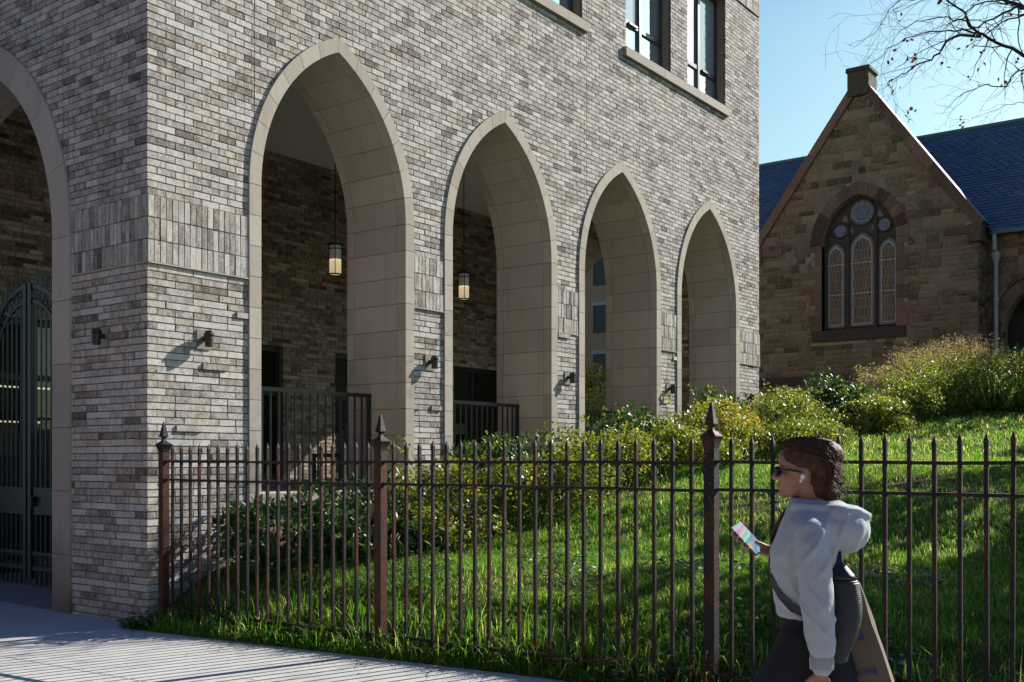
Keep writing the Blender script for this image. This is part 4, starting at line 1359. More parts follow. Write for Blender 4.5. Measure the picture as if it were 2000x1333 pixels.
def stems_mesh(center, rx, ry, h, n, parent, mat, base_r=0.10, rad=0.007):
    mb = MB()
    for i in range(n):
        a = random.uniform(0, 2*PI); rr = random.random() ** 0.5
        b0 = Vector((center[0] + base_r*rr*math.cos(a), center[1] + base_r*rr*math.sin(a), center[2] - 0.03))
        t = Vector((center[0] + rx*0.8*rr*math.cos(a), center[1] + ry*0.8*rr*math.sin(a), center[2] + h*random.uniform(.6, .95)))
        m = b0.lerp(t, 0.5) + Vector((random.gauss(0, .05), random.gauss(0, .05), h*0.05))
        mb.tube([b0, m, t], [rad, rad*.7, rad*.35], 5)
    return mb.build('stem', mat, parent)

def shrub_points(cx, cy, gz, rx, ry, h, n, depth=0.30):
    """leaf points on many overlapping sub-clumps of an irregular crown"""
    m = 26
    d0 = rand_dirs(m, 0.25); d0[:, 2] = np.where(d0[:, 2] < -0.75, -d0[:, 2], d0[:, 2])
    cen = np.stack([d0[:, 0]*rx, d0[:, 1]*ry, h*0.47 + d0[:, 2]*h*0.46], axis=1) * np.array([1, 1, 1]) * rng.uniform(.52, .88, m)[:, None]
    cen[:, 2] = np.maximum(cen[:, 2], h*0.14)
    sr = rng.uniform(.20, .42, m)
    k = rng.choice(m, n, p=sr**2/np.sum(sr**2))
    d = rand_dirs(n, 0.15); r = (1 - depth*rng.random(n)**1.6) * (1 + .12*rng.normal(size=n))
    P = cen[k] + d * (sr[k]*r)[:, None] * np.array([rx, ry, h*.62])
    P[:, 2] = np.maximum(P[:, 2], 0.015)
    out = d*0.6 + (cen[k]/np.array([rx, ry, h])); out /= np.linalg.norm(out, axis=1, keepdims=True)
    return P + np.array([cx, cy, gz]), out

def rhodo(label, cx, cy, rx, ry, h, n_tip=420, group='evergreen shrubs along the building'):
    gz = float(ground_z(cx, -cy))
    root = empty('evergreen_shrub', (cx, cy, gz)); tag(root, label, 'shrub', group)
    rx *= 1.12; ry *= 1.12; h *= 1.06; n_tip = int(n_tip*1.25)
    P, d = shrub_points(0, 0, 0, rx, ry, h, n_tip, 0.45)
    k = 8
    Pt = np.repeat(P, k, axis=0); dt = np.repeat(d + np.array([0, 0, 0.55]), k, axis=0); dt /= np.linalg.norm(dt, axis=1, keepdims=True)
    n = len(Pt)
    side = rng.normal(size=(n, 3)); side -= dt * np.sum(side*dt, axis=1, keepdims=True); side /= np.linalg.norm(side, axis=1, keepdims=True)
    spread = rng.uniform(0.35, 1.5, n)[:, None]
    D = dt + side * spread; N = dt - side * 0.3
    Pt = Pt - dt * rng.uniform(0, 0.05, n)[:, None]
    V, Q = leaves_np(Pt, D, N, rng.uniform(.055, .095, n), rng.uniform(.020, .030, n))
    t = np.clip(rng.normal(.5, .22, n), 0, 1); c = np.stack([t, rng.random(n), rng.random(n), np.ones(n)], axis=1)
    np_mesh('foliage', V, Q, np.tile(c, (3, 1)), M['rhodo'], root)
    stems_mesh((0, 0, 0), rx, ry, h, 22, root, M['stem'])
    return root

def roseshrub(label, cx, cy, rx, ry, h, n=3600, red=0.0, lift=0.0, group='leafy autumn shrubs along the lawn'):
    gz = float(ground_z(cx, -cy)) + lift
    root = empty('autumn_shrub', (cx, cy, gz)); tag(root, label, 'shrub', group)
    rx *= 1.14; ry *= 1.14; h *= 1.06; n = int(n*1.35)
    P, d = shrub_points(0, 0, 0, rx, ry, h, n, 0.40)
    # a few escaping shoots
    ns = 9; extra = []
    for i in range(ns):
        a = rng.uniform(0, 6.28); p0 = np.array([rx*.7*math.cos(a), ry*.7*math.sin(a), h*.85])
        v = np.array([math.cos(a)*.25, math.sin(a)*.25, rng.uniform(.1, .36)])
        for t in np.linspace(0.15, 1, 9): extra.append(p0 + v*t - np.array([0, 0, .12*t*t]) + rng.normal(0, .012, 3))
    P = np.concatenate([P, np.array(extra)]); n = len(P)
    D = rand_dirs(n, 0.2); N = rand_dirs(n, 1.6)
    V, Q = leaves_np(P, D, N, rng.uniform(.022, .066, n), rng.uniform(.017, .046, n), 0.15)
    t = np.clip(rng.beta(1.9, 3.2, n) + red * rng.random(n), 0, 1)
    if red > 0:
        near = (np.abs(P[:, 0] - rx*.2) < rx*.4) & (P[:, 2] > h*.45); t[near & (rng.random(n) < .5)] = rng.uniform(.9, 1, np.sum(near & (rng.random(n) < 2)))[:np.sum(near & (rng.random(n) < 2))][0]
    c = np.stack([t, rng.random(n), rng.random(n), np.ones(n)], axis=1)
    np_mesh('foliage', V, Q, np.tile(c, (3, 1)), M['rose'], root)
    stems_mesh((0, 0, 0), rx, ry, h, 26, root, M['stem'], 0.15, 0.005)
    return root

rhodo('nearest dark green evergreen shrub, behind the first fence bay against the corner pier', 0.95, -0.60, 0.52, 0.52, 0.78, 360)
rhodo('dark green evergreen shrub under the first side arch, below its pale plinth', 2.0, -0.75, 0.68, 0.62, 0.90, 520)
rhodo('low dark green evergreen shrub in front of the first side arch', 1.55, -1.30, 0.50, 0.45, 0.55, 300)
roseshrub('yellow green shrub between the first and second side arches, behind the second fence post', 3.05, -1.05, 0.75, 0.72, 0.98, 4400)
roseshrub('low yellow green shrub on the lawn edge behind the second fence post', 2.45, -1.62, 0.55, 0.42, 0.55, 2600)
rhodo('dark green evergreen shrub below the second side arch', 4.5, -0.80, 0.72, 0.62, 0.88, 460)
roseshrub('yellow green shrub on the lawn edge below the second side arch', 4.2, -1.65, 0.85, 0.62, 0.78, 4200)
roseshrub('yellow green shrub by the pier between the second and third side arches', 5.9, -1.35, 0.90, 0.78, 0.84, 4600)
rhodo('dark green evergreen shrub under the third side arch', 7.4, -0.95, 0.75, 0.65, 1.0, 460)
roseshrub('yellow green shrub on the lawn edge below the third side arch', 7.3, -1.95, 0.80, 0.62, 0.64, 4000)
roseshrub('red tinged shrub by the pier between the third and fourth side arches', 8.9, -1.35, 0.90, 0.80, 0.88, 4600, red=0.16)
rhodo('dark green evergreen shrub under the fourth and farthest side arch', 10.2, -0.75, 0.68, 0.55, 1.0, 380)
roseshrub('large yellow green shrub at the far building end, right of the third fence post', 10.9, -1.55, 1.05, 0.85, 0.92, 5400)
roseshrub('low yellow green shrub on the lawn edge left of the woman', 9.8, -2.25, 0.95, 0.7, 0.60, 4200)
rhodo('small dark green evergreen shrub just past the end of the brick building', 12.0, -1.15, 0.70, 0.65, 0.78, 420)
rhodo('broad dark green evergreen shrub between the building end and the church', 13.3, -1.40, 0.95, 0.95, 0.92, 900)
rhodo('dark green evergreen shrub in front of the church basement window', 14.4, -1.70, 0.75, 0.7, 0.78, 520)
roseshrub('yellow green shrub in front of the dark evergreens, beyond the woman', 12.7, -2.40, 0.95, 0.75, 0.66, 4600)
roseshrub('yellow green shrub in the middle of the bank in front of the church', 14.7, -2.60, 1.05, 0.85, 0.90, 5200)
roseshrub('tall yellow green shrub below the plume grass on the bank', 15.8, -3.00, 1.15, 0.95, 1.05, 5600)
roseshrub('yellow green shrub under the downpipe of the church', 16.7, -3.55, 1.1, 0.95, 1.10, 5200)
roseshrub('yellow green shrub low at the right end of the bank', 17.0, -4.6, 1.0, 0.9, 0.8, 3800)
rhodo('dark green evergreen shrub at the right edge, by the church doorway', 18.6, -3.95, 1.0, 0.9, 1.30, 800)

def plume_grass(label, cx, cy, h, n, spread):
    gz = float(ground_z(cx, -cy))
    root = empty('plume_grass', (cx, cy, gz)); tag(root, label, 'ornamental grass', 'dry plume grasses in front of the church')
    mb = MB(); Ps = []
    for i in range(n):
        a = random.uniform(0, 2*PI); r0 = random.random()*0.12; lean = random.random()*spread
        hh = h * random.uniform(.7, 1.0)
        p0 = Vector((r0*math.cos(a), r0*math.sin(a), 0)); p2 = Vector((lean*math.cos(a), lean*math.sin(a), hh)); p1 = p0.lerp(p2, .5) + Vector((0, 0, hh*.06))
        mb.tube([p0, p1, p2], [.005, .004, .002], 3)
        for q in range(90):
            t = random.uniform(.56, 1.02); b = p1.lerp(p2, (t - .5)*2); w = 0.14 * (1.10 - t) / .42 + .018
            Ps.append((b.x + random.gauss(0, w), b.y + random.gauss(0, w), b.z + random.gauss(0, .02)))
    mb.build('stem', M['stem'], root)
    P = np.array(Ps); m = len(P)
    V, Q = leaves_np(P, rand_dirs(m, .5), rand_dirs(m), rng.uniform(.018, .038, m), rng.uniform(.008, .016, m))
    c = np.stack([np.clip(rng.normal(.5, .25, m), 0, 1), rng.random(m), rng.random(m), np.ones(m)], axis=1)
    np_mesh('plume', V, Q, np.tile(c, (3, 1)), M['plume'], root)
    nb = 260; mbP = []; a = rng.uniform(0, 6.28, nb)
    D = np.stack([np.cos(a)*.5, np.sin(a)*.5, np.ones(nb)], axis=1)
    P = np.stack([np.cos(a)*.08, np.sin(a)*.08, np.zeros(nb)], axis=1)
    V, Q = leaves_np(P, D, rand_dirs(nb), rng.uniform(.5, .95, nb)*min(1, h*.7), np.full(nb, .016))
    c = np.stack([np.clip(rng.normal(.5, .2, nb), 0, 1), rng.random(nb), rng.random(nb), np.ones(nb)], axis=1)
    np_mesh('leaf_blade', V, Q, np.tile(c, (3, 1)), M['grass'], root)
for (x, y, h, n, s, lab) in [(15.6, -1.80, 1.00, 40, .55, 'short tan plume grass left of the others, before the church basement'),
                             (16.5, -2.10, 1.25, 46, .6, 'tan plume grass in the middle of the clump below the church window corner'),
                             (17.2, -2.45, 1.40, 50, .6, 'tall tan plume grass in front of the church corner'),
                             (17.7, -2.95, 1.55, 54, .6, 'tallest tan plume grass in front of the church downpipe'),
                             (17.6, -3.40, 1.25, 36, .5, 'tan plume grass beside the dark evergreen at the right edge')]:
    plume_grass(lab, x, y, h, n, s)

# strappy day-lily clump at the far right of the bank
def lily(label, cx, cy, n=420, h=.75):
    gz = float(ground_z(cx, -cy)); root = empty('strappy_plant', (cx, cy, gz)); tag(root, label, 'plant')
    a = rng.uniform(0, 6.28, n); r = rng.random(n)**.5*.55
    P = np.stack([np.cos(a)*r, np.sin(a)*r, np.zeros(n)], axis=1)
    b = rng.uniform(0, 6.28, n)
    D = np.stack([np.cos(b)*.55, np.sin(b)*.55, np.ones(n)], axis=1)
    V, Q = leaves_np(P, D, rand_dirs(n), rng.uniform(.4, 1, n)*h, np.full(n, .028))
    c = np.stack([np.clip(rng.normal(.62, .22, n), 0, 1), rng.random(n), rng.random(n), np.ones(n)], axis=1)
    np_mesh('foliage', V, Q, np.tile(c, (3, 1)), M['grass'], root)
lily('yellowing strappy leaved clump at the right end of the shrub bank', 15.9, -3.95)
lily('green strappy leaved clump at the right edge below the dark evergreen', 16.6, -4.5)

# low weed with broad leaves at the foot of the corner post
w = empty('weed_plant', (-0.10, -0.06, 0.0)); tag(w, 'dark broad leaved weed at the foot of the corner pier and first fence post', 'weed')
n = 170; a = rng.uniform(0, 6.28, n); r = rng.random(n)**.5*.17
P = np.stack([np.cos(a)*r*.8, np.sin(a)*r*1.1, rng.random(n)*.14*(1-r/.2)+.02], axis=1)
D = np.stack([np.cos(a), np.sin(a), rng.uniform(-.1, .7, n)], axis=1)
V, Q = leaves_np(P, D, np.tile([0, 0, 1.], (n, 1)) + rng.normal(0, .3, (n, 3)), rng.uniform(.04, .08, n), rng.uniform(.035, .06, n), .12)
np_mesh('foliage', V, Q, np.tile(np.stack([rng.random(n), rng.random(n), rng.random(n), np.ones(n)], axis=1), (3, 1)), M['ivy'], w)

# ------------------------------------------------------------------ grass
def grass(name, n, xr, br, hr, wr, mat, seed, straw=0.12, keep=None, lean=0.85, broad=0.0):
    g = np.random.default_rng(seed)
    x = g.uniform(*xr, n); b = g.uniform(*br, n)
    ok = (x > edge_x(b) - 0.035) & (b > 0.0)
    # thinner over worn patches
    patch = np.sin(x*1.9 + 1.3*np.sin(b*1.1)) * np.cos(b*1.6 + 0.7*np.sin(x*1.3))
    ok &= ~((patch > 0.45) & (g.random(n) < 0.72) & (x > 0.3))
    if keep is not None: ok &= keep(x, b)
    x = x[ok]; b = b[ok]; n = len(x); patch = patch[ok]
    z = ground_z(x, b) - 0.01
    tuft = 0.75 + 0.5*np.abs(np.sin(x*7.3 + 2.1*np.sin(b*5.1))*np.cos(b*6.7 + x*1.9))
    h = g.uniform(*hr, n) * tuft
    h = np.where((x < 0.12), h*0.9, h)
    w = g.uniform(*wr, n)
    a = g.uniform(0, 2*PI, n); ln = np.abs(g.normal(0, lean, n)) * h
    dx, dy = np.cos(a), np.sin(a)
    fa = a + g.normal(PI/2, .5, n); sx, sy = np.cos(fa), np.sin(fa)
    P0 = np.stack([x, -b, z], axis=1); S = np.stack([sx, sy, np.zeros(n)], axis=1) * w[:, None]
    P1 = P0 + np.stack([dx*ln*.35, dy*ln*.35, h*.58], axis=1)
    P2 = P0 + np.stack([dx*ln, dy*ln, h - ln*.25], axis=1)
    V = np.stack([P0 - S*.8, P0 + S*.8, P1 + S, P1 - S, P2 + S*.12, P2 - S*.12], axis=1).reshape(-1, 3)
    i0 = (np.arange(n)*6)[:, None]
    Q = np.concatenate([i0 + np.array([[0, 1, 2, 3]]), i0 + np.array([[3, 2, 4, 5]])], axis=0)
    t = np.clip(g.normal(.41, .18, n) + 0.16*patch + 0.10*np.sin(x*11 + 3*np.sin(b*8)), 0, .8)
    st = g.random(n) < straw * (1 + 1.5*np.clip(patch, 0, 1)); t[st] = g.uniform(.82, 1, st.sum())
    c = np.stack([t, g.random(n), g.random(n), np.ones(n)], axis=1)
    o = np_mesh(name, V, Q, np.tile(c, (2, 1)), mat); return o
gz1 = grass('grass', 230000, (-0.26, 3.3), (0.02, 9.2), (.025, .088), (.0016, .0034), M['grass'], 101)
tag(gz1, 'short green lawn grass on the bank just behind the fence', 'grass', kind='stuff')
gz2 = grass('grass', 130000, (3.2, 9.0), (0.3, 10.5), (.03, .088), (.0024, .0048), M['grass'], 102, straw=.16)
tag(gz2, 'green lawn grass halfway up the bank', 'grass', kind='stuff')
gz3 = grass('grass', 110000, (8.9, 21.0), (0.5, 13.0), (.04, .095), (.004, .008), M['grass'], 103, straw=.22)
tag(gz3, 'paler lawn grass on the upper bank by the shrubs', 'grass', kind='stuff')
gz4 = grass('grass', 7000, (-0.26, 0.35), (0.25, 9.0), (.10, .26), (.0025, .005), M['grass'], 104, straw=.10, lean=.9)
tag(gz4, 'long ragged grass tufts along the foot of the fence', 'grass', kind='stuff')
# foxtail seed heads along the shrub edge
fx = np.random.default_rng(9); n = 260
x = fx.uniform(.9, 7.0, n); b = 1.55 + fx.normal(0, .35, n) + .09*x
mb = MB()
P = []; 
for i in range(n):
    z = float(ground_z(x[i], b[i])); h = fx.uniform(.18, .36); q = fx.normal(0, .07, 2)
    p0 = Vector((x[i], -b[i], z)); p1 = p0 + Vector((q[0], q[1], h)); mb.col = (.7, fx.random(), .5, 1)
    mb.tube([p0, p0.lerp(p1, .6) , p1], [.0018, .0015, .001], 3)
    p2 = p1 + Vector((q[0]*.6, q[1]*.6, .035)); mb.col = (fx.uniform(.84, .97), fx.random(), .5, 1)
    mb.tube([p1, p1.lerp(p2, .5), p2], [.003, .0065, .002], 4)
o = mb.build('foxtail_grass', M['grass'], tint=True); tag(o, 'foxtail grass with tan seed heads along the shrub edge', 'grass', kind='stuff')
# broad-leaved weeds in the lawn near the fence
n = 9000; x = fx.uniform(-.18, 2.3, n); b = fx.uniform(.15, 8.5, n)
cl = np.sin(x*3.1 + 2*np.sin(b*1.7))*np.cos(b*2.3 + x) > .25
x = x[cl]; b = b[cl]; n = len(x)
a = fx.uniform(0, 6.28, n)
P = np.stack([x, -b, ground_z(x, b) + fx.uniform(.03, .12, n)], axis=1)
D = np.stack([np.cos(a), np.sin(a), fx.uniform(-.1, .5, n)], axis=1)
V, Q = leaves_np(P, D, np.tile([0, 0, 1.], (n, 1)) + fx.normal(0, .35, (n, 3)), fx.uniform(.03, .065, n), fx.uniform(.018, .04, n), .15)
o = np_mesh('lawn_weeds', V, Q, np.tile(np.stack([fx.random(n), fx.random(n), fx.random(n), np.ones(n)], axis=1), (3, 1)), M['ivy'])
tag(o, 'broad leaved weeds growing among the grass behind the fence', 'weeds', kind='stuff')

n = 120; b = fx.uniform(.1, 7.5, n); x = edge_x(b) - np.abs(fx.normal(0, .22, n)) - .01; a = fx.uniform(0, 6.28, n)
P = np.stack([x, -b, walk_z(b) + .004 + fx.uniform(0, .008, n)], axis=1)
V, Q = leaves_np(P, np.stack([np.cos(a), np.sin(a), fx.uniform(-.05, .25, n)], axis=1), np.tile([0, 0, 1.], (n, 1)) + fx.normal(0, .2, (n, 3)), fx.uniform(.012, .04, n), fx.uniform(.008, .024, n), .15)
o = np_mesh('fallen_leaves', V, Q, np.tile(np.stack([fx.random(n), fx.random(n), fx.random(n), np.ones(n)], axis=1), (3, 1)), leaf_mat('fallen_leaf', [(0.0,(0.05,0.03,0.02)),(0.5,(0.13,0.08,0.035)),(0.9,(0.22,0.14,0.04)),(1.0,(0.28,0.07,0.03))], .8, .1, .2))
tag(o, 'scattered small fallen leaves on the sidewalk along the grass edge', 'leaves', kind='stuff')

# ------------------------------------------------------------------ trees
def leaf_cloud(P, mat, name, parent, L=(.08, .13), seed=1):
    n = len(P)
    V, Q = leaves_np(P, rand_dirs(n, -.2), rand_dirs(n, .6), rng.uniform(*L, n), rng.uniform(L[0]*.7, L[1]*.7, n), .1)
    c = np.stack([rng.random(n), rng.random(n), rng.random(n), np.ones(n)], axis=1)
    return np_mesh(name, V, Q, np.tile(c, (3, 1)), mat, parent)

def twigs(mb, p, d, L, r, lvl, leafP, R, droop=0.1):
    n = max(3, int(L / 0.16)); pts = [p.copy()]; rad = [r]; cur = p.copy(); dd = d.normalized()
    for i in range(n):
        dd = (dd + Vector((R.gauss(0, .25), R.gauss(0, .25), R.gauss(0, .22) - droop*.12))).normalized()
        cur = cur + dd * (L / n); pts.append(cur.copy()); rad.append(max(.0019, r * (1 - .75*(i+1)/n)))
        if lvl > 0 and R.random() < (.80 if lvl > 1 else .62):
            ax = Vector((R.gauss(0, 1), R.gauss(0, 1), R.gauss(0, 1))).normalized()
            nd = (dd + ax * .85).normalized()
            twigs(mb, cur, nd, L * R.uniform(.30, .55), rad[-1]*.6, lvl - 1, leafP, R, droop)
        if lvl <= 1 and R.random() < .011:
            for q in range(R.randint(2, 6)): leafP.append((cur.x + R.gauss(0, .06), cur.y + R.gauss(0, .06), cur.z + R.gauss(0, .06)))
    mb.tube(pts, rad, 4 if r < .02 else 6)

tree = empty('bare_tree', (17.5, -9.6, 2.5))
tag(tree, 'nearly bare autumn tree reaching its dark branches in from the right over the church', 'tree')
R = random.Random(77); tm = MB(); lp = []
T0 = Vector((17.5, -9.6, 2.2)); T1 = Vector((17.3, -9.3, 6.2)); T2 = Vector((17.4, -9.0, 9.5))
off = Vector((17.5, -9.6, 2.5))
tm.tube([T0 - off, T1.lerp(T0, .5) - off, T1 - off, T2 - off], [.32, .25, .20, .12], 12)
trunk = tm.build('trunk', M['bark'], tree, smooth=True)
def limb(pix, r0, r1, start=None, lvl=2, dens=.5, tl=(.5, 1.3), droop=.3):
    dens = min(.95, dens * 1.5); tl = (tl[0] * 1.15, tl[1] * 1.3)
    pts = [at(px, py, d) for px, py, d in pix]
    if start is not None: pts = [start] + pts
    # resample with a little wander
    out = []; 
    for i in range(len(pts) - 1):
        m = max(2, int((pts[i+1] - pts[i]).length / .22))
        for k in range(m):
            q = pts[i].lerp(pts[i+1], k / m)
            if k: q = q + Vector((R.gauss(0, .018), R.gauss(0, .018), R.gauss(0, .018)))
            out.append(q)
    out.append(pts[-1]); n = len(out)
    rad = [r0 + (r1 - r0) * (i / (n - 1)) ** .7 for i in range(n)]
    mb = MB(); mb.tube([q - off for q in out], rad, 7)
    for i in range(2, n):
        if R.random() < dens and out[i].z > 0:
            t = (out[i] - out[i-1]).normalized()
            ax = Vector((R.gauss(0, .7), R.gauss(0, .7), R.gauss(0, .8)))
            twigs(mb, out[i] - off, (t + ax * .9), R.uniform(*tl), rad[i]*.45, lvl - 1, lp, R, droop)
    t = (out[-1] - out[-2]).normalized()
    twigs(mb, out[-1] - off, t, R.uniform(*tl), r1, lvl, lp, R, droop)
    mb.build('branch', M['bark'], trunk)
A0 = T1.lerp(T2, .55)
limb([(2140,190,18.2),(2040,135,18.0),(1990,103,17.8),(1960,90,17.6),(1930,75,17.4),(1912,65,17.3),(1890,40,17.2),(1885,25,17.1),(1850,2,17.0)], .075, .014, A0)
limb([(1915,72,17.3),(1876,69,17.2),(1848,82,17.0),(1835,105,16.9),(1820,118,16.8),(1790,127,16.7),(1768,145,16.6),(1752,152,16.5),(1735,165,16.4)], .028, .005, None, 2, .55, (.35, .9))
limb([(1912,66,17.3),(1880,58,17.4),(1850,60,17.5),(1838,62,17.5),(1800,66,17.6),(1768,75,17.7),(1735,95,17.8),(1728,112,17.9)], .018, .004, None, 2, .6, (.35, .9))
limb([(1903,55,17.3),(1888,42,17.3),(1862,42,17.2),(1845,34,17.2),(1800,42,17.1),(1785,45,17.0),(1760,60,17.0)], .018, .004, None, 2, .6, (.3, .8))
limb([(2060,150,18.4),(2000,136,18.3),(1990,138,18.2),(1975,150,18.1),(1966,170,18.0),(1935,169,17.9),(1925,166,17.9),(1905,175,17.8),(1882,182,17.7)], .036, .006, A0, 2, .45, (.3, .7))
limb([(2080,30,18.8),(2000,14,18.6),(1980,7,18.5),(1960,0,18.5)], .06, .03, A0, 2, .6, (.5, 1.2))
limb([(2000,14,18.6),(1984,14,18.5),(1960,26,18.4),(1940,38,18.3),(1920,46,18.2),(1904,55,18.0)], .026, .012, None, 2, .5, (.3, .8))
limb([(2060,40,19.0),(2000,30,18.8),(1970,38,18.7),(1948,50,18.6),(1925,68,18.4)], .022, .010, None, 2, .5, (.3, .8))
limb([(2040,-40,18.0),(1950,-25,17.6),(1880,-15,17.2),(1810,-5,17.0),(1760,0,16.8),(1735,20,16.6),(1722,45,16.5)], .04, .005, A0, 2, .75, (.4, 1.1))
limb([(2080,215,19),(2030,205,18.8),(1990,200,18.6),(1965,205,18.5)], .02, .005, A0, 2, .7, (.3, .8))
lp2 = [q for q in lp]
leaf_cloud(np.array(lp2), M['redleaf'], 'leaf_cluster', trunk, (.05, .095))['kind'] = 'stuff'
# leaf clumps added outside the frame to the right, to shade the lawn
def crown(parent, blobs, mat, dens, name='crown'):
    P = []
    for (x, y, z, rx, ry, rz) in blobs:
        n = int(dens * rx * ry * rz)
        d = rand_dirs(n); r = rng.random(n) ** .45
        P.append(np.stack([x + d[:, 0]*rx*r, y + d[:, 1]*ry*r, z + d[:, 2]*rz*r], axis=1))
    P = np.concatenate(P) - np.array(parent.location)
    return leaf_cloud(P, mat, name, parent, (.12, .22))
crown(tree, [(15.2,-11.2,9.4,1.1,.8,.7), (17.2,-11.8,10.2,1.3,.9,.9), (13.0,-11.0,8.1,.8,.6,.5), (14.2,-12.6,9.3,1.3,1.0,.8), (19.6,-10.6,10.2,1.2,1.0,1.0), (20.5,-12.4,9.0,1.4,1.2,1.0)], M['treeleaf'], 260)
R2 = random.Random(31); bl = []
for b_ in np.arange(4.4, 8.6, .6):                                   # row of added clumps: shades the foot of the bank
    bl.append((15.3 + R2.gauss(0, .25), -b_ - 4.6, 9.75 + R2.gauss(0, .15), .55, .42, .22))
for i in range(26):                                                    # more added clumps: broken shade over the right of the lawn
    gx, gb = R2.uniform(.8, 7.0), R2.uniform(5.2, 8.8)
    D_ = R2.uniform(10.5, 14.0)
    bl.append((gx + D_, -gb - .306*D_, float(ground_z(gx, gb)) + .641*D_, R2.uniform(.45, .85), R2.uniform(.4, .75), R2.uniform(.25, .45)))
for gx, gb in ((3.2, 4.4), (1.6, 4.3), (4.8, 4.9), (9.5, 5.6)):
    D_ = 13.0; bl.append((gx + D_, -gb - .306*D_, float(ground_z(gx, gb)) + .641*D_, .55, .45, .25))
crown(tree, bl, M['treeleaf'], 1300)
tree2 = empty('leafy_tree', (27.0, -9.5, 3.2))
tag(tree2, 'leafy tree standing off to the right of the church lawn', 'tree')
tm = MB(); tm.tube([(0,0,-.2),(.1,.1,2.5),(-.1,.3,5.5),(0,.2,8)], [.34,.27,.2,.08], 10)
for q in range(7):
    a = q*.9; tm.tube([(0,.2,3.6+q*.45),(math.cos(a)*1.1,.2+math.sin(a)*1.1,4.9+q*.45),(math.cos(a)*2.1,.2+math.sin(a)*2.0,5.6+q*.45)], [.10,.07,.02], 6)
tm.build('trunk', M['bark'], tree2, smooth=True)
crown(tree2, [(26.4,-6.3,9.0,1.7,1.0,1.1), (27.2,-8.0,10.4,1.8,1.5,1.3), (25.2,-7.6,8.2,1.2,1.2,.9), (28.4,-9.6,9.4,2.0,1.6,1.6), (26.6,-10.6,8.4,1.6,1.4,1.2)], M['treeleaf'], 230)
# small sapling beyond the end arch
sap = empty('young_tree', (16.3, 5.55, 2.5)); tag(sap, 'small bright green sapling glimpsed through the third side arch', 'sapling')
tm = MB(); tm.tube([(0,0,-.2),(.05,0,.6),(0,.05,1.3)], [.03,.024,.01], 6); tm.build('trunk', M['bark'], sap)
P = rand_dirs(420) * (rng.random(420)[:, None] ** .4) * np.array([.45,.40,.75]) + np.array([0,0,.75])
leaf_cloud(P, M['rose'], 'foliage', sap, (.09, .16))
sap2 = empty('garden_bush', (15.4, 4.7, 2.3)); tag(sap2, 'low green bush behind the railing of the third side arch', 'shrub')
P = rand_dirs(900, .3) * (rng.random(900)[:, None] ** .3) * np.array([.7,.8,.5]) + np.array([0,0,.35])
leaf_cloud(P, M['rose'], 'foliage', sap2, (.05, .09))

# ------------------------------------------------------------------ the woman walking past
PZ = float(walk_z(7.0))
pp = at(1590, 900, 4.05)
PYAW = math.atan2(0.961, -0.275)
person = empty('person', (pp.x, pp.y, 0.0), PYAW)
tag(person, 'woman in grey hoodie, black leggings and sunglasses walking left while looking at a phone', 'person')

def ell(mb, c, r, rot=None, seg=18, rings=12):
    vs = []; fs = []
    for i in range(1, rings):
        th = PI * i / rings
        for s in range(seg):
            a = 2*PI*s/seg
            p = Vector((r[0]*math.sin(th)*math.cos(a), r[1]*math.sin(th)*math.sin(a), r[2]*math.cos(th)))
            if rot is not None: p = rot @ p
            vs.append((c[0]+p.x, c[1]+p.y, c[2]+p.z))
    top = Vector((0, 0, r[2])); bot = Vector((0, 0, -r[2]))
    if rot is not None: top = rot @ top; bot = rot @ bot
    n = len(vs); vs.append((c[0]+top.x, c[1]+top.y, c[2]+top.z)); vs.append((c[0]+bot.x, c[1]+bot.y, c[2]+bot.z))
    for i in range(rings - 2):
        for s in range(seg):
            t = (s+1) % seg
            fs.append((i*seg+s, (i+1)*seg+s, (i+1)*seg+t, i*seg+t))
    for s in range(seg):
        t = (s+1) % seg
        fs.append((n, s, t)); fs.append((n+1, (rings-2)*seg+t, (rings-2)*seg+s))
    mb.add(vs, fs)
def caps(mb, pts, rads, seg=14):
    mb.tube(pts, rads, seg)
    for p, r in zip(pts, rads): ell(mb, p, (r, r, r), None, seg, 8)
def loft(mb, secs, seg=28):
    vs = []; fs = []
    for (cx, cy, cz, rx, ry, tilt) in secs:
        for s in range(seg):
            a = 2*PI*s/seg; ca, sa = math.cos(a), math.sin(a)
            e = 0.85
            x = rx*math.copysign(abs(ca)**e, ca); y = ry*math.copysign(abs(sa)**e, sa)
            vs.append((cx + x, cy + y, cz + x*tilt))
    for i in range(len(secs) - 1):
        for s in range(seg):
            t = (s+1) % seg
            fs.append((i*seg+s, i*seg+t, (i+1)*seg+t, (i+1)*seg+s))
    fs.append(tuple(range(seg-1, -1, -1))); fs.append(tuple((len(secs)-1)*seg+s for s in range(seg)))
    mb.add(vs, fs)
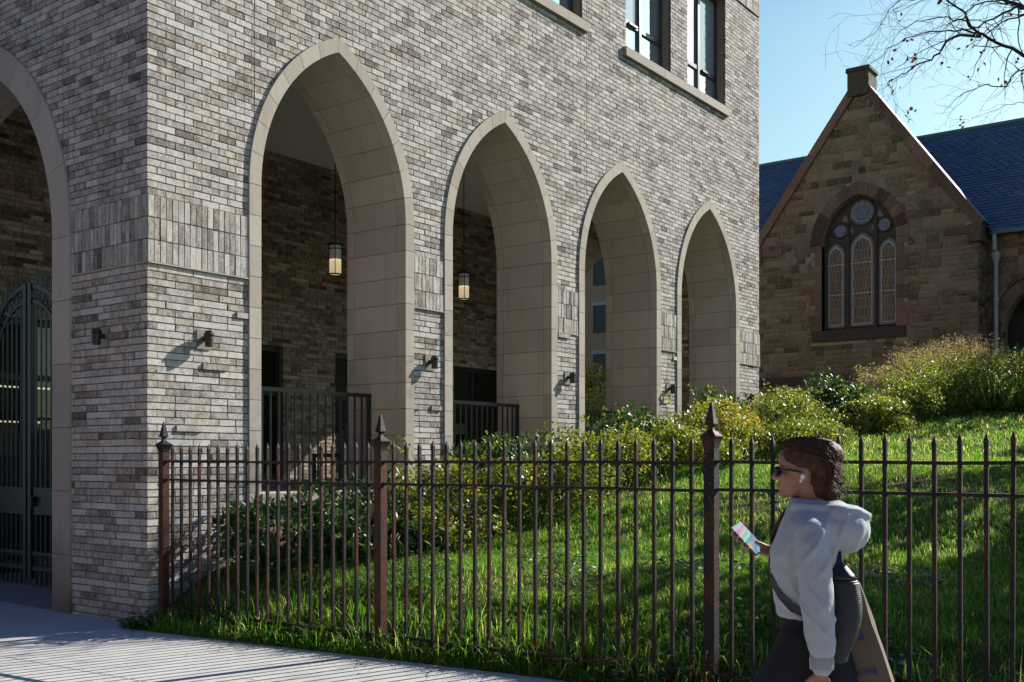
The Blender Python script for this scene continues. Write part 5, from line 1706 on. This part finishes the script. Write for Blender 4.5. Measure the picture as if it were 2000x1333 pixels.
def sculpt(name, mb, voxel, iters, mat, parent, disp=None):
    me = bpy.data.meshes.new(name); me.from_pydata(mb.v, [], mb.f)
    bm = bmesh.new(); bm.from_mesh(me); bmesh.ops.recalc_face_normals(bm, faces=bm.faces); bm.to_mesh(me); bm.free()
    o = bpy.data.objects.new(name, me); COL.objects.link(o)
    m = o.modifiers.new('r', 'REMESH'); m.mode = 'VOXEL'; m.voxel_size = voxel
    if iters:
        m = o.modifiers.new('s', 'SMOOTH'); m.factor = 0.5; m.iterations = iters
    dg = bpy.context.evaluated_depsgraph_get()
    me2 = bpy.data.meshes.new_from_object(o.evaluated_get(dg)); me2.name = name
    bpy.data.objects.remove(o)
    if disp:
        n = len(me2.vertices); co = np.empty(n*3, dtype=np.float32); no = np.empty(n*3, dtype=np.float32)
        me2.vertices.foreach_get('co', co); me2.vertex_normals.foreach_get('vector', no)
        co = co.reshape(-1, 3); no = no.reshape(-1, 3)
        d = np.array([disp(Vector(c), Vector(q)) for c, q in zip(co, no)], dtype=np.float32)
        co += no * d[:, None]
        me2.vertices.foreach_set('co', co.ravel()); me2.update()
    me2.materials.clear(); me2.materials.append(mat)
    me2.polygons.foreach_set('use_smooth', [True]*len(me2.polygons))
    q = bpy.data.objects.new(name, me2); COL.objects.link(q); q.parent = parent
    return q

def skin_mat():
    t = NT('skin'); c = t.coord(); n = t.noise(c, 30, 4)
    col = t.mix(n, (0.26, 0.130, 0.088), (0.36, 0.185, 0.130))
    p = t.principled(col, 0.5, 0, t.bump(t.noise(c, 400, 2), 0.0004), 0.4)
    p.inputs['Subsurface Weight'].default_value = 0.12; p.inputs['Subsurface Radius'].default_value = (0.02, 0.008, 0.004)
    return t.m
def knit_mat():
    t = NT('heather_grey_fleece'); c = t.coord()
    n = t.noise(t.mapping(c, (1, 1, 5)), 60, 4, 0.7); n2 = t.noise(c, 300, 2)
    col = t.mix(n, (0.29, 0.312, 0.35), (0.42, 0.445, 0.485))
    t.principled(col, 0.95, 0, t.bump(t.math('ADD', n, n2), 0.0012), 0.15, **{'Sheen Weight': 0.2})
    return t.m
def hair_mat():
    t = NT('dark_brown_hair'); c = t.coord()
    n = t.noise(t.mapping(c, (1, 1, 0.12), rot=(0, 0.5, 0)), 130, 3, 0.6)
    col = t.mix(n, (0.014, 0.007, 0.004), (0.105, 0.050, 0.026))
    t.principled(col, 0.62, 0, t.bump(n, 0.005), 0.22)
    return t.m
M['skin'] = skin_mat(); M['fleece'] = knit_mat(); M['hair'] = hair_mat()
M['leggings'] = simple('black_leggings', (0.010, 0.011, 0.015), 0.75, nscale=60, var=.2, bump=0.0006, spec=.25)
M['shoe'] = simple('white_shoe', (0.6, 0.6, 0.6), 0.6)
M['leather'] = simple('black_leather', (0.009, 0.010, 0.014), 0.42, nscale=60, var=.3, bump=0.0012)
M['kraft'] = simple('kraft_paper', (0.118, 0.090, 0.066), 0.85, nscale=4, var=.22, bump=0.0015)
M['plastic'] = simple('black_plastic', (0.012, 0.012, 0.013), 0.2, bump=0.0)
M['white'] = simple('white_plastic', (0.75, 0.75, 0.76), 0.3, bump=0.0, var=.03)
M['blueink'] = simple('blue_print', (0.02, 0.035, 0.22), 0.7, bump=0.0)

# body: head, neck, hands in one continuous surface (torso and legs run under the clothes)
b = MB()
ell(b, (0.030, 0, 1.505), (0.098, 0.073, 0.098))                    # skull
ell(b, (0.072, 0, 1.462), (0.062, 0.058, 0.080))                    # face
ell(b, (0.060, 0, 1.425), (0.066, 0.054, 0.044), Matrix.Rotation(0.25, 3, 'Y'))   # jaw
ell(b, (0.112, 0, 1.392), (0.020, 0.024, 0.017))                    # chin
ell(b, (0.118, 0, 1.530), (0.016, 0.048, 0.030))                    # brow
caps(b, [(0.128, 0, 1.492), (0.142, 0, 1.466), (0.149, 0, 1.456)], [0.008, 0.011, 0.011])
for sy in (-1, 1): ell(b, (0.136, sy*0.012, 1.455), (0.010, 0.008, 0.008))
ell(b, (0.131, 0, 1.430), (0.011, 0.022, 0.007)); ell(b, (0.128, 0, 1.416), (0.011, 0.020, 0.008))
for sy in (-1, 1):
    ell(b, (0.095, sy*0.040, 1.455), (0.030, 0.022, 0.028))         # cheeks
    ell(b, (0.030, sy*0.074, 1.462), (0.018, 0.008, 0.032), Matrix.Rotation(-0.2, 3, 'Y'))   # ears
caps(b, [(0.018, 0, 1.43), (0.004, 0, 1.36), (-0.01, 0, 1.30)], [0.052, 0.050, 0.060])
loft(b, [(0, 0, 1.30, .07, .10, 0), (0, 0, 1.25, .085, .14, 0), (.01, 0, 1.1, .09, .13, 0), (.01, 0, .95, .09, .13, 0), (0, 0, .86, .09, .13, 0)])
# near arm and hand
caps(b, [(0, .15, 1.25), (-.035, .20, 1.0), (-.045, .208, .79), (-.042, .207, .752)], [.042, .036, .026, .024])
def hand(b, W, d, n, s, curl, spread=1.0):
    """wrist W, hand direction d, palm normal n (towards the palm side), s thumb side"""
    d, n, s = Vector(d).normalized(), Vector(n).normalized(), Vector(s).normalized()
    W = Vector(W)
    R3 = Matrix((s, n, d)).transposed()
    ell(b, W + d*0.045, (0.038, 0.014, 0.050), R3)
    for i, (off_, L) in enumerate(((0.028, .068), (0.010, .076), (-.009, .070), (-.026, .055))):
        p = W + d*0.082 + s*off_; dirn = d.copy(); pts = [W + d*0.055 + s*off_*.9, p]; rr = [.0098, .0092]
        for k in range(3):
            ax = n.cross(d).normalized()
            ang = curl[k]
            dirn = (dirn*math.cos(ang) + (n*math.cos(0))*math.sin(ang)).normalized()
            p = p + dirn * L * (.42, .33, .25)[k]; pts.append(p); rr.append((.0086, .0078, .0066)[k])
        caps(b, pts, rr, 10)
    t0 = W + d*0.02 + s*0.026; t1 = t0 + (d*.6 + s*.55 + n*.3)*0.042; t2 = t1 + (d*.9 + s*.1 + n*.35)*.034; t3 = t2 + (d*.95 + n*.25)*.022
    caps(b, [t0, t1, t2, t3], [.014, .0115, .0098, .0082], 10)
hand(b, (-.042, .207, .752), (.06, .02, -1), (0, -1, 0), (1, 0, 0), (.25, .35, .3))
# far arm bent, hand round the lower end of the phone
PHC = Vector((0.262, -.085, 1.212)); PL = Vector((-.685, .0, -.728)).normalized()   # towards the user end
PN = Vector((-.62, .50, .60)); PN = (PN - PL*PN.dot(PL)).normalized(); PW = PL.cross(PN).normalized()
wr_ = Vector((.150, -.118, 1.150))
caps(b, [(0.01, -.165, 1.25), (.045, -.205, 1.06), wr_], [.045, .038, .026])
pd = (PHC + PL*0.035 - PN*0.014 - wr_).normalized()
R3 = Matrix((PW, PN, pd)).transposed()
ell(b, wr_ + pd*0.036, (0.034, 0.017, 0.046), R3)
for i in range(4):                                                   # fingers across the back, tips over the far edge
    base = wr_ + pd*(0.050 + .006*i) - PN*.004 + PW*(-.016 + .006*i)
    o_ = -PL*(0.030*i - 0.012) 
    c1 = PHC + PL*0.030 + o_*.75 - PN*0.019 + PW*0.010
    c2 = PHC + PL*0.026 + o_ - PN*0.016 + PW*0.037
    c3 = PHC + PL*0.022 + o_ + PN*0.004 + PW*0.043
    sh = 1 if i < 3 else .86
    caps(b, [base, base.lerp(c1, .55) - PN*.004, c1, c2, c3], [.0105*sh, .0095*sh, .0088*sh, .008*sh, .0068*sh], 10)
th0 = wr_ + pd*0.028 - PW*.018 + PN*.010
th1 = PHC + PL*0.072 - PW*.030 + PN*.014; th2 = PHC + PL*0.050 - PW*.016 + PN*.014; th3 = PHC + PL*0.034 - PW*.006 + PN*.013
caps(b, [th0, th1, th2, th3], [.0135, .0112, .0098, .0082], 10)
sculpt('body', b, 0.0042, 3, M['skin'], person)

# hair
h = MB()
ell(h, (0.006, 0, 1.530), (0.119, 0.082, 0.078), Matrix.Rotation(0.10, 3, 'Y'))
ell(h, (-0.035, 0, 1.485), (0.072, 0.080, 0.105))
ell(h, (-0.040, 0, 1.425), (0.056, 0.072, 0.070))
ell(h, (-0.045, 0, 1.385), (0.040, 0.060, 0.045))
for sy in (-1, 1): ell(h, (0.022, sy*0.050, 1.515), (0.075, 0.032, 0.040), Matrix.Rotation(-0.35, 3, 'Y'))
caps(h, [(-.01, -.06, 1.40), (.055, -.075, 1.36), (.105, -.055, 1.30), (.140, -.045, 1.235), (.152, -.045, 1.17)], [.035, .030, .030, .026, .012])
sculpt('hair', h, 0.005, 3, M['hair'], person, lambda c, n: 0.0016*mnoise.noise(Vector((c.x*70 + c.z*20, c.y*60, c.z*8))))
fl_ = MB(); R = random.Random(12)
def spline(P, n):
    P = [Vector(p) for p in P]; out = []
    for i in range(len(P) - 1):
        p0 = P[max(i-1, 0)]; p1 = P[i]; p2 = P[i+1]; p3 = P[min(i+2, len(P)-1)]
        for k_ in range(n):
            t = k_ / n
            out.append(0.5*((2*p1) + (p2-p0)*t + (2*p0-5*p1+4*p2-p3)*t*t + (3*p1-p0-3*p2+p3)*t**3))
    out.append(P[-1]); return out
for i in range(560):
    f = R.uniform(-1.35, 1.35); j = lambda q=.004: R.gauss(0, q)
    sf, cf_ = math.sin(f), math.cos(f)
    P = [(.112 - .050*abs(sf)**2 + j(), sf*.066 + j(), 1.522 + cf_*.062 + j(.003)),
         (.045 + j(.008), sf*.0815 + j(.003), 1.527 + cf_*.0805 + j(.002)),
         (-.040 + j(.008), sf*.087 + j(.003), 1.505 + cf_*.088 + j(.003)),
         (-.093 + .03*abs(sf) + j(.006), sf*.078 + j(.004), 1.470 + cf_*.052 + j(.005)),
         (-.092 + .035*abs(sf) + j(.007), sf*.074 + j(.004), 1.425 + cf_*.012 + j(.006)),
         (-.074 + .03*abs(sf) + j(.010), sf*.062 + j(.005), 1.372 + R.uniform(-.018, .02))]
    pts = spline(P, 3); r = R.uniform(.0012, .0026)
    fl_.tube(pts, [r*.7] + [r]*(len(pts)-3) + [r*.7, r*.3], 4)
for i in range(90):
    j = lambda q=.008: R.gauss(0, q)
    pts = spline([(.02 + j(), -.06 + j(), 1.375 + j()), (.065 + j(), -.062 + j(), 1.345 + j()), (.112 + j(), -.040 + j(.01), 1.285 + j()), (.148 + j(.006), -.035 + j(.01), 1.225 + j()), (.155 + j(.006), -.035 + j(.012), 1.16 + j(.02))], 3)
    fl_.tube(pts, .0018, 4)
for i in range(46):                                                  # loose strands
    a = R.uniform(-.5, .5); p0 = Vector((R.uniform(-.09, .02), .074 + R.uniform(-.01, .008), R.uniform(1.43, 1.56)))
    p1 = p0 + Vector((-.03 - R.random()*.02, R.uniform(-.004, .012), -.02 - .02*R.random())); p2 = p1 + Vector((-.025, R.uniform(-.01, .006), -.035*R.random() - .01))
    fl_.tube([p0, p1, p2], [.0009, .0009, .0005], 3)
for i in range(40):
    a = R.uniform(-1.2, 1.2); p0 = Vector((-.055, .06*math.sin(a), 1.40 + R.uniform(-.02, .05)))
    p2 = p0 + Vector((-.045*math.cos(a)*R.random() - .008, .03*math.sin(a), -.05*R.random() - .015))
    fl_.tube([p0, p0.lerp(p2, .5) + Vector((-.008, 0, .004)), p2], [.0012, .001, .0006], 3)
fl_.build('hair_strand', M['hair'], person)

# hoodie
k = MB()
loft(k, [(.018, 0, 1.372, .066, .074, .10), (.010, 0, 1.352, .086, .094, .10), (.0, 0, 1.318, .104, .140, .05), (.0, 0, 1.285, .118, .170, 0), (.012, 0, 1.23, .128, .180, 0), (.028, 0, 1.17, .134, .176, 0),
         (.030, 0, 1.09, .130, .165, 0), (.026, 0, 1.02, .124, .160, 0), (.022, 0, .985, .126, .162, 0), (.022, 0, .968, .118, .154, 0), (.020, 0, .930, .116, .152, 0)])
caps(k, [(0.0, .112, 1.280), (-.004, .152, 1.255), (-.010, .176, 1.20), (-.020, .194, 1.11), (-.030, .206, 1.00), (-.038, .210, .91), (-.045, .208, .838)], [.050, .056, .060, .061, .060, .056, .048])
caps(k, [(-.045, .208, .832), (-.044, .207, .775)], [.036, .037])
caps(k, [(0.0, -.150, 1.272), (.02, -.190, 1.17), (.05, -.205, 1.06), (.095, -.165, 1.10), (.135, -.128, 1.138)], [.066, .064, .060, .052, .042])
# hood lying on the back
ell(k, (-.110, 0, 1.262), (.096, .124, .094))
ell(k, (-.085, 0, 1.325), (.118, .112, .042), Matrix.Rotation(-0.36, 3, 'Y'))
rim = []
for i in range(13):
    a = PI * i / 12
    t = math.sin(a)
    rim.append((.062 - .258*t**.8, .100*math.cos(a)*(1 - .06*t), 1.352 - .040*t + .012*math.sin(2*a)**2))
caps(k, rim, [.016]*13, 10)
def folds(c, n):
    d = 0.0045*mnoise.noise(Vector((c.x*14, c.y*10, c.z*9))) + 0.003*mnoise.noise(Vector((c.x*30 + c.z*18, c.y*22, c.z*24)))
    if c.y > .12 and c.z < 1.22:      # creases across the sleeve
        s = math.sin((c.z*1.0 - c.x*1.3)*54 + 3.0*mnoise.noise(c*8)); e = max(0, 1 - abs(c.z - .96)/.17)
        d += 0.007*e*max(0, s)**3
    if c.y > .05 and 1.05 < c.z < 1.33 and c.x < .1:
        s = math.sin((c.x*1.2 + c.z*.55)*70 + 2*mnoise.noise(c*7)); e = max(0, 1 - abs(c.z - 1.2)/.14)
        d += 0.010*e*max(0, s)**2
    return d
sculpt('hoodie', k, 0.0065, 9, M['fleece'], person, folds)
cf = MB(); cf.lathe([(.036, .766), (.039, .775), (.040, .808), (.038, .830)], (-.0445, .2075, 0), 24)
for i in range(30):
    a = 2*PI*i/30; cf.tube([(-.0445 + .040*math.cos(a), .2075 + .040*math.sin(a), .768), (-.0445 + .0412*math.cos(a), .2075 + .0412*math.sin(a), .80), (-.0445 + .039*math.cos(a), .2075 + .039*math.sin(a), .828)], .0026, 4)
cf.build('cuff', M['fleece'], person, smooth=True)

# leggings
g = MB()
loft(g, [(.020, 0, .99, .105, .142, 0), (.012, 0, .93, .112, .150, 0), (-.002, 0, .87, .128, .158, 0), (-.004, 0, .80, .120, .155, 0)])
caps(g, [(.015, .078, .84), (.085, .085, .72), (.160, .085, .62), (.225, .085, .50), (.245, .085, .36), (.262, .085, .19)], [.108, .100, .088, .066, .060, .042])
caps(g, [(-.01, -.078, .84), (-.055, -.08, .70), (-.110, -.08, .50), (-.24, -.08, .36), (-.36, -.08, .24)], [.105, .098, .066, .060, .042])
sculpt('leggings', g, 0.009, 5, M['leggings'], person, lambda c, n: .003*mnoise.noise(c*16))
sh = MB()
ell(sh, (.305, .085, PZ + .052), (.115, .042, .048)); ell(sh, (.262, .085, PZ + .085), (.06, .04, .06))
R3 = Matrix.Rotation(0.75, 3, 'Y')
ell(sh, (-.365, -.08, PZ + .10), (.110, .042, .048), R3); ell(sh, (-.385, -.08, PZ + .14), (.05, .04, .055))
sculpt('shoe', sh, 0.008, 3, M['shoe'], person)
# sunglasses and earbud
sg = MB()
for sy in (-1, 1):
    sg.tube([(.128, sy*.062, 1.487), (.080, sy*.074, 1.484), (.026, sy*.078, 1.474)], [.0045, .0042, .0036], 6)
    ell(sg, (.134, sy*.032, 1.478), (.012, .030, .021))
sg.tube([(.142, -.02, 1.486), (.147, 0, 1.488), (.142, .02, 1.486)], .0035, 6)
for sy in (-1, 1): sg.cbox((.131, sy*.061, 1.487), (.014, .008, .016))
sg.build('sunglasses', M['plastic'], person, smooth=True)
eb = MB(); ell(eb, (.034, .083, 1.460), (.0085, .007, .010)); caps(eb, [(.036, .085, 1.456), (.042, .086, 1.440)], [.0038, .0034], 8)
eb.build('earbud', M['white'], person, smooth=True)

# phone (its own thing, in her hand)
def place(o, parent_yaw=PYAW):
    o.location = (pp.x, pp.y, 0); o.rotation_euler = (0, 0, PYAW)
ph = empty('phone'); place(ph)
tag(ph, 'slim black smartphone with a bright rainbow coloured screen held in the hand', 'phone')
R3 = Matrix((PW, PL, PN)).transposed()
q = MB(); q.cbox(PHC, (.072, .148, .008), R3); q.build('phone_body', M['plastic'], ph)
def screen_mat():
    t = NT('phone_screen'); c = t.coord()
    n = t.noise(c, 16, 2, 0.5); 
    w = t.n('ShaderNodeTexWave'); t.l(t.mapping(c, (1, 1, 1), rot=(.4, .5, .2)), w.inputs['Vector']); w.inputs['Scale'].default_value = 2.6; w.inputs['Distortion'].default_value = 9.0; w.inputs['Detail'].default_value = 2.0
    f = t.math('ADD', t.math('MULTIPLY', w.outputs['Fac'], .6), t.math('MULTIPLY', n, .4))
    col = t.ramp(f, [(0.15,(0.85,0.35,0.75)),(0.32,(0.95,0.85,0.95)),(0.45,(0.25,0.9,0.55)),(0.58,(0.85,1.0,0.95)),(0.7,(0.15,0.45,0.8)),(0.82,(1.0,0.75,0.35)),(0.95,(0.95,0.6,0.8))])
    e = t.n('ShaderNodeEmission'); t.l(col, e.inputs[0]); e.inputs[1].default_value = 0.36; t.l(e.outputs[0], t.out.inputs[0]); return t.m
q = MB(); q.cbox(PHC + PN*.0044, (.066, .140, .0008), R3); q.build('screen', screen_mat(), ph)

# black shoulder bag
bag = empty('shoulder_bag'); place(bag)
tag(bag, 'black ribbed leather shoulder bag hanging behind her hip', 'bag')
q = MB(); secs = []
nrib = 40
for i in range(nrib*4 + 1):
    f = i / (nrib*4); z = 1.080 - .30*f
    prof = (math.sin(PI*min(1, f*1.0 + .0))**.35) if 0 < f < 1 else 0.0
    bul = .82 + .25*math.sin(PI*min(1, f*1.1)) if f > .02 else .80
    rib = .0022*abs(math.sin(PI*f*nrib))
    secs.append((-.105 - .012*math.sin(PI*f) + .02*f, .095, z, .072*bul + rib - .02*f, .058*bul + rib, 0))
loft(q, secs, 28); q.build('bag_body', M['leather'], bag, smooth=True)
q = MB(); loft(q, [(-.105, .095, 1.083, .056, .045, 0), (-.100, .095, 1.10, .052, .040, 0), (-.092, .09, 1.13, .034, .022, 0), (-.088, .085, 1.15, .02, .012, 0), (-.088, .082, 1.185, .016, .006, 0)], 20)
q.build('leather_tab', M['leather'], bag, smooth=True)
q = MB(); q.ring((-.088, .082, 1.192), .014, .0028, 'y', 16, 6); q.build('buckle', M['pipe'], bag, smooth=True)
def strap(mb, pts, w, up):
    pts = [Vector(p) for p in pts]; vs = []; fs = []
    for i, p in enumerate(pts):
        t = (pts[min(i+1, len(pts)-1)] - pts[max(i-1, 0)]).normalized(); o_ = Vector(up[i]).normalized(); s = t.cross(o_).normalized()
        for a, c in ((-1, -1), (1, -1), (1, 1), (-1, 1)): vs.append(tuple(p + s*w*a + o_*.0015*c))
    for i in range(len(pts) - 1):
        for j in range(4): fs.append((i*4+j, i*4+(j+1) % 4, (i+1)*4+(j+1) % 4, (i+1)*4+j))
    mb.add(vs, fs)
q = MB()
strap(q, [(.100, -.135, 1.28), (.150, -.06, 1.20), (.166, .02, 1.13), (.150, .090, 1.075), (.110, .137, 1.02), (.062, .164, .975), (.0, .172, .955), (-.06, .150, .95)], .015,
      [(.7, -.5, .3), (.9, -.3, .2), (1, .1, 0), (.8, .6, 0), (.6, .8, 0), (.3, 1, 0), (0, 1, 0), (-.4, .9, 0)])
strap(q, [(-.088, .082, 1.195), (-.095, .05, 1.24), (-.10, 0, 1.28), (-.07, -.07, 1.32)], .012, [(-1, .2, 0), (-1, .2, .3), (-.9, .1, .5), (-.5, 0, .9)])
q.build('strap', M['leather'], bag)

# brown paper shopping bag
pb = empty('paper_bag'); place(pb)
tag(pb, 'brown paper shopping bag with blue lettering swinging behind her', 'paper bag')
dn = Vector((-.310, 0, -.951)); fw = Vector((.951, 0, -.310)); sd_ = Vector((0, 1, 0))
TR = Vector((-.158, -.165, 1.046)); HB, WB, DB = .43, .27, .13
q = MB()
def bp(u, v, w_, pinch=0.0): return tuple(TR + fw*u + dn*v + sd_*(w_*(1 - pinch)))
n = 8; vs = []; fs = []
loop = []
for j in range(n + 1):
    v = HB * j / n; gus = .020*math.sin(PI*j/n)*0 + .018*(1 - j/n)
    ring = [(0, DB/2), (WB, DB/2), (WB - gus, 0), (WB, -DB/2), (0, -DB/2), (gus, 0)]
    for (u, w_) in ring:
        vs.append(bp(u + random.gauss(0, .0015), v, w_*(0.55 + .45*min(1, j/3)) + random.gauss(0, .0018)))
for j in range(n):
    for s in range(6): fs.append((j*6+s, j*6+(s+1) % 6, (j+1)*6+(s+1) % 6, (j+1)*6+s))
fs.append(tuple(n*6 + s for s in range(6)))
q.add(vs, fs); pbo = q.build('bag_body', M['kraft'], pb)
q = MB()
for w_ in (-.034, .034):
    q.tube([bp(.07, .01, w_), bp(.075, -.05, w_*.7), bp(.15, -.10, w_*.3), bp(.195, -.05, w_*.7), bp(.20, .01, w_)], .003, 6)
q.build('handle', M['kraft'], pb)
fx_ = -fw; uy_ = -dn; mt = Matrix((fx_, uy_, sd_)).transposed().to_4x4()
def bag_text(s, size, u, v):
    o = text_mesh('lettering', s, size, M['blueink'], (0, 0, 0), (0, 0, 0), None, .0004)
    m = mt.copy(); m.translation = TR + fw*u + dn*v + sd_*(DB/2 + .004)
    o.data.transform(m); o.parent = pb
    return o
bag_text('ls', .075, .085, .205)
bag_text('use the bag', .036, .205, .335)

# ------------------------------------------------------------------ far side of the street, unseen: houses and trees added to block sky
rd = MB(); rd.box(-17.0, -7.37, -120, 120, -0.5, -0.10); tag(rd.build('road', M['asphalt']), kind='structure')
rd = MB(); rd.box(-21.0, -17.002, -120, 120, -0.5, 0.02); tag(rd.build('far_sidewalk', M['concrete']), kind='structure')
hcols = [((0.10,0.06,0.045),'dark brownstone'), ((0.16,0.06,0.045),'red brick'), ((0.12,0.09,0.07),'brown brick'), ((0.09,0.055,0.045),'chocolate brownstone'), ((0.15,0.075,0.05),'orange brick'), ((0.11,0.075,0.06),'weathered brownstone')]
for i, (hc, hn) in enumerate(hcols):
    y0 = -30 + i * 9.5
    hs = empty('unseen_row_house', (-21.0, y0, 0)); tag(hs, hn + ' row house added unseen across the street to block sky light', 'row house', 'row houses added across the street')
    m = MB(); m.box(-10, 0, 0.0, 9.49, -0.1, 12.0 + (i % 3)*.6); m.build('wall', simple('house_wall', hc, 0.9, nscale=20), hs)
    m = MB(); m.box(-10.1, 0.4, 0.02, 9.47, 12.0 + (i % 3)*.6 + .002, 12.5 + (i % 3)*.6); m.build('cornice', M['darkstone'], hs)
    m = MB(); m.box(0.002, 0.10, 0.8, 2.0, 0.9, 3.3); m.build('door', M['black'], hs)
    for k in range(5): pass
    m = MB()
    for k in range(5): m.box(0.102, 1.5 - k*.28, 0.6, 2.2, 0.02 + k*.18, 0.02 + (k+1)*.18 - .001)
    m.build('stoop', M['darkstone'], hs)
    for fz in (1.4, 5.0, 8.6):
        for wy in ((3.4, 6.4) if fz < 2 else (0.9, 3.7, 6.6)):
            m = MB(); m.box(0.002, 0.05, wy, wy + 1.4, fz, fz + 2.2); w_ = m.build('window', M['winframe'], hs)
            m = MB(); m.box(0.051, 0.056, wy + .1, wy + 1.3, fz + .1, fz + 2.1); m.build('pane', M['darkglass'], w_)
for i, (y, lab) in enumerate(((-22, 'leafy street tree added to block sky light, far right behind the photographer'), (-12, 'leafy street tree added to block sky light, right behind the photographer'), (-2, 'unseen leafy street tree added to block sky light opposite the brick corner'), (8, 'unseen leafy street tree added to block sky light opposite the entrance gate'))):
    tq = empty('unseen_street_tree', (-18.2, y, 0.0)); tag(tq, lab, 'tree', 'street trees added across the road')
    tm = MB(); tm.tube([(0,0,0),(.1,.05,2.4),(0,.1,5.0),(.1,0,7.5)], [.24,.19,.14,.05], 9)
    for q in range(5):
        a = q*1.3; tm.tube([(0,.1,3.0+q*.5),(math.cos(a)*1.4,math.sin(a)*1.4,4.8+q*.5),(math.cos(a)*2.4,math.sin(a)*2.4,5.8+q*.5)], [.09,.06,.02], 6)
    tm.build('trunk', M['bark'], tq)
    crown(tq, [(-18.2 + .8*math.cos(q*1.7+i), y + 2.2*math.sin(q*2.1+i), 5.5 + q*.9, 2.0, 2.2, 1.6) for q in range(5)], M['treeleaf'], 70)

# ------------------------------------------------------------------ light, sky, camera
sun_az = math.radians(17.0); sun_el = math.radians(31.5)
sd = Vector((math.cos(sun_az) * math.cos(sun_el), -math.sin(sun_az) * math.cos(sun_el), math.sin(sun_el)))
L = bpy.data.lights.new('sun', 'SUN'); L.energy = 5.0; L.angle = math.radians(0.25); L.color = (1.0, 0.95, 0.87)
lo = bpy.data.objects.new('sun', L); COL.objects.link(lo); lo.rotation_euler = sd.to_track_quat('Z', 'Y').to_euler(); lo.location = (20, -20, 30)
W = bpy.data.worlds.new("World"); SC.world = W; W.use_nodes = True
wt = W.node_tree; bg = wt.nodes['Background']
sky = wt.nodes.new('ShaderNodeTexSky'); sky.sky_type = 'NISHITA'; sky.sun_disc = False
sky.sun_elevation = sun_el; sky.sun_rotation = math.atan2(sd.x, sd.y)
sky.air_density = 1.0; sky.dust_density = 1.2; sky.ozone_density = 2.5
mxs = wt.nodes.new('ShaderNodeMix'); mxs.data_type = 'RGBA'; mxs.blend_type = 'MULTIPLY'; mxs.inputs[0].default_value = 1.0
wt.links.new(sky.outputs[0], mxs.inputs[6]); 
tc_ = wt.nodes.new('ShaderNodeTexCoord'); sx_ = wt.nodes.new('ShaderNodeSeparateXYZ'); wt.links.new(tc_.outputs['Generated'], sx_.inputs[0])
rp_ = wt.nodes.new('ShaderNodeValToRGB'); wt.links.new(sx_.outputs[2], rp_.inputs[0])
rp_.color_ramp.elements[0].position = 0.10; rp_.color_ramp.elements[0].color = (1.62, 1.76, 1.36, 1)
rp_.color_ramp.elements[1].position = 0.62; rp_.color_ramp.elements[1].color = (0.30, 0.70, 1.42, 1)
e_ = rp_.color_ramp.elements.new(0.36); e_.color = (1.30, 1.66, 1.46, 1)
wt.links.new(rp_.outputs[0], mxs.inputs[7])
wt.links.new(mxs.outputs[2], bg.inputs[0]); bg.inputs[1].default_value = 0.05
cam = bpy.data.cameras.new('camera'); co_ = bpy.data.objects.new('camera', cam); COL.objects.link(co_)
co_.location = CAM; co_.rotation_euler = (PI/2, 0, -math.atan2(FWD[0], FWD[1]))
cam.lens = 36.0 * F / 2000.0; cam.sensor_width = 36; cam.shift_y = (900 - 666.5) / 2000.0
cam.clip_end = 3000; cam.clip_start = 0.05
SC.camera = co_
SC.view_settings.view_transform = 'Standard'; SC.view_settings.look = 'None'
SC.view_settings.exposure = 0.95; SC.view_settings.gamma = 1.0
SC.cycles.max_bounces = 8; SC.cycles.transparent_max_bounces = 12
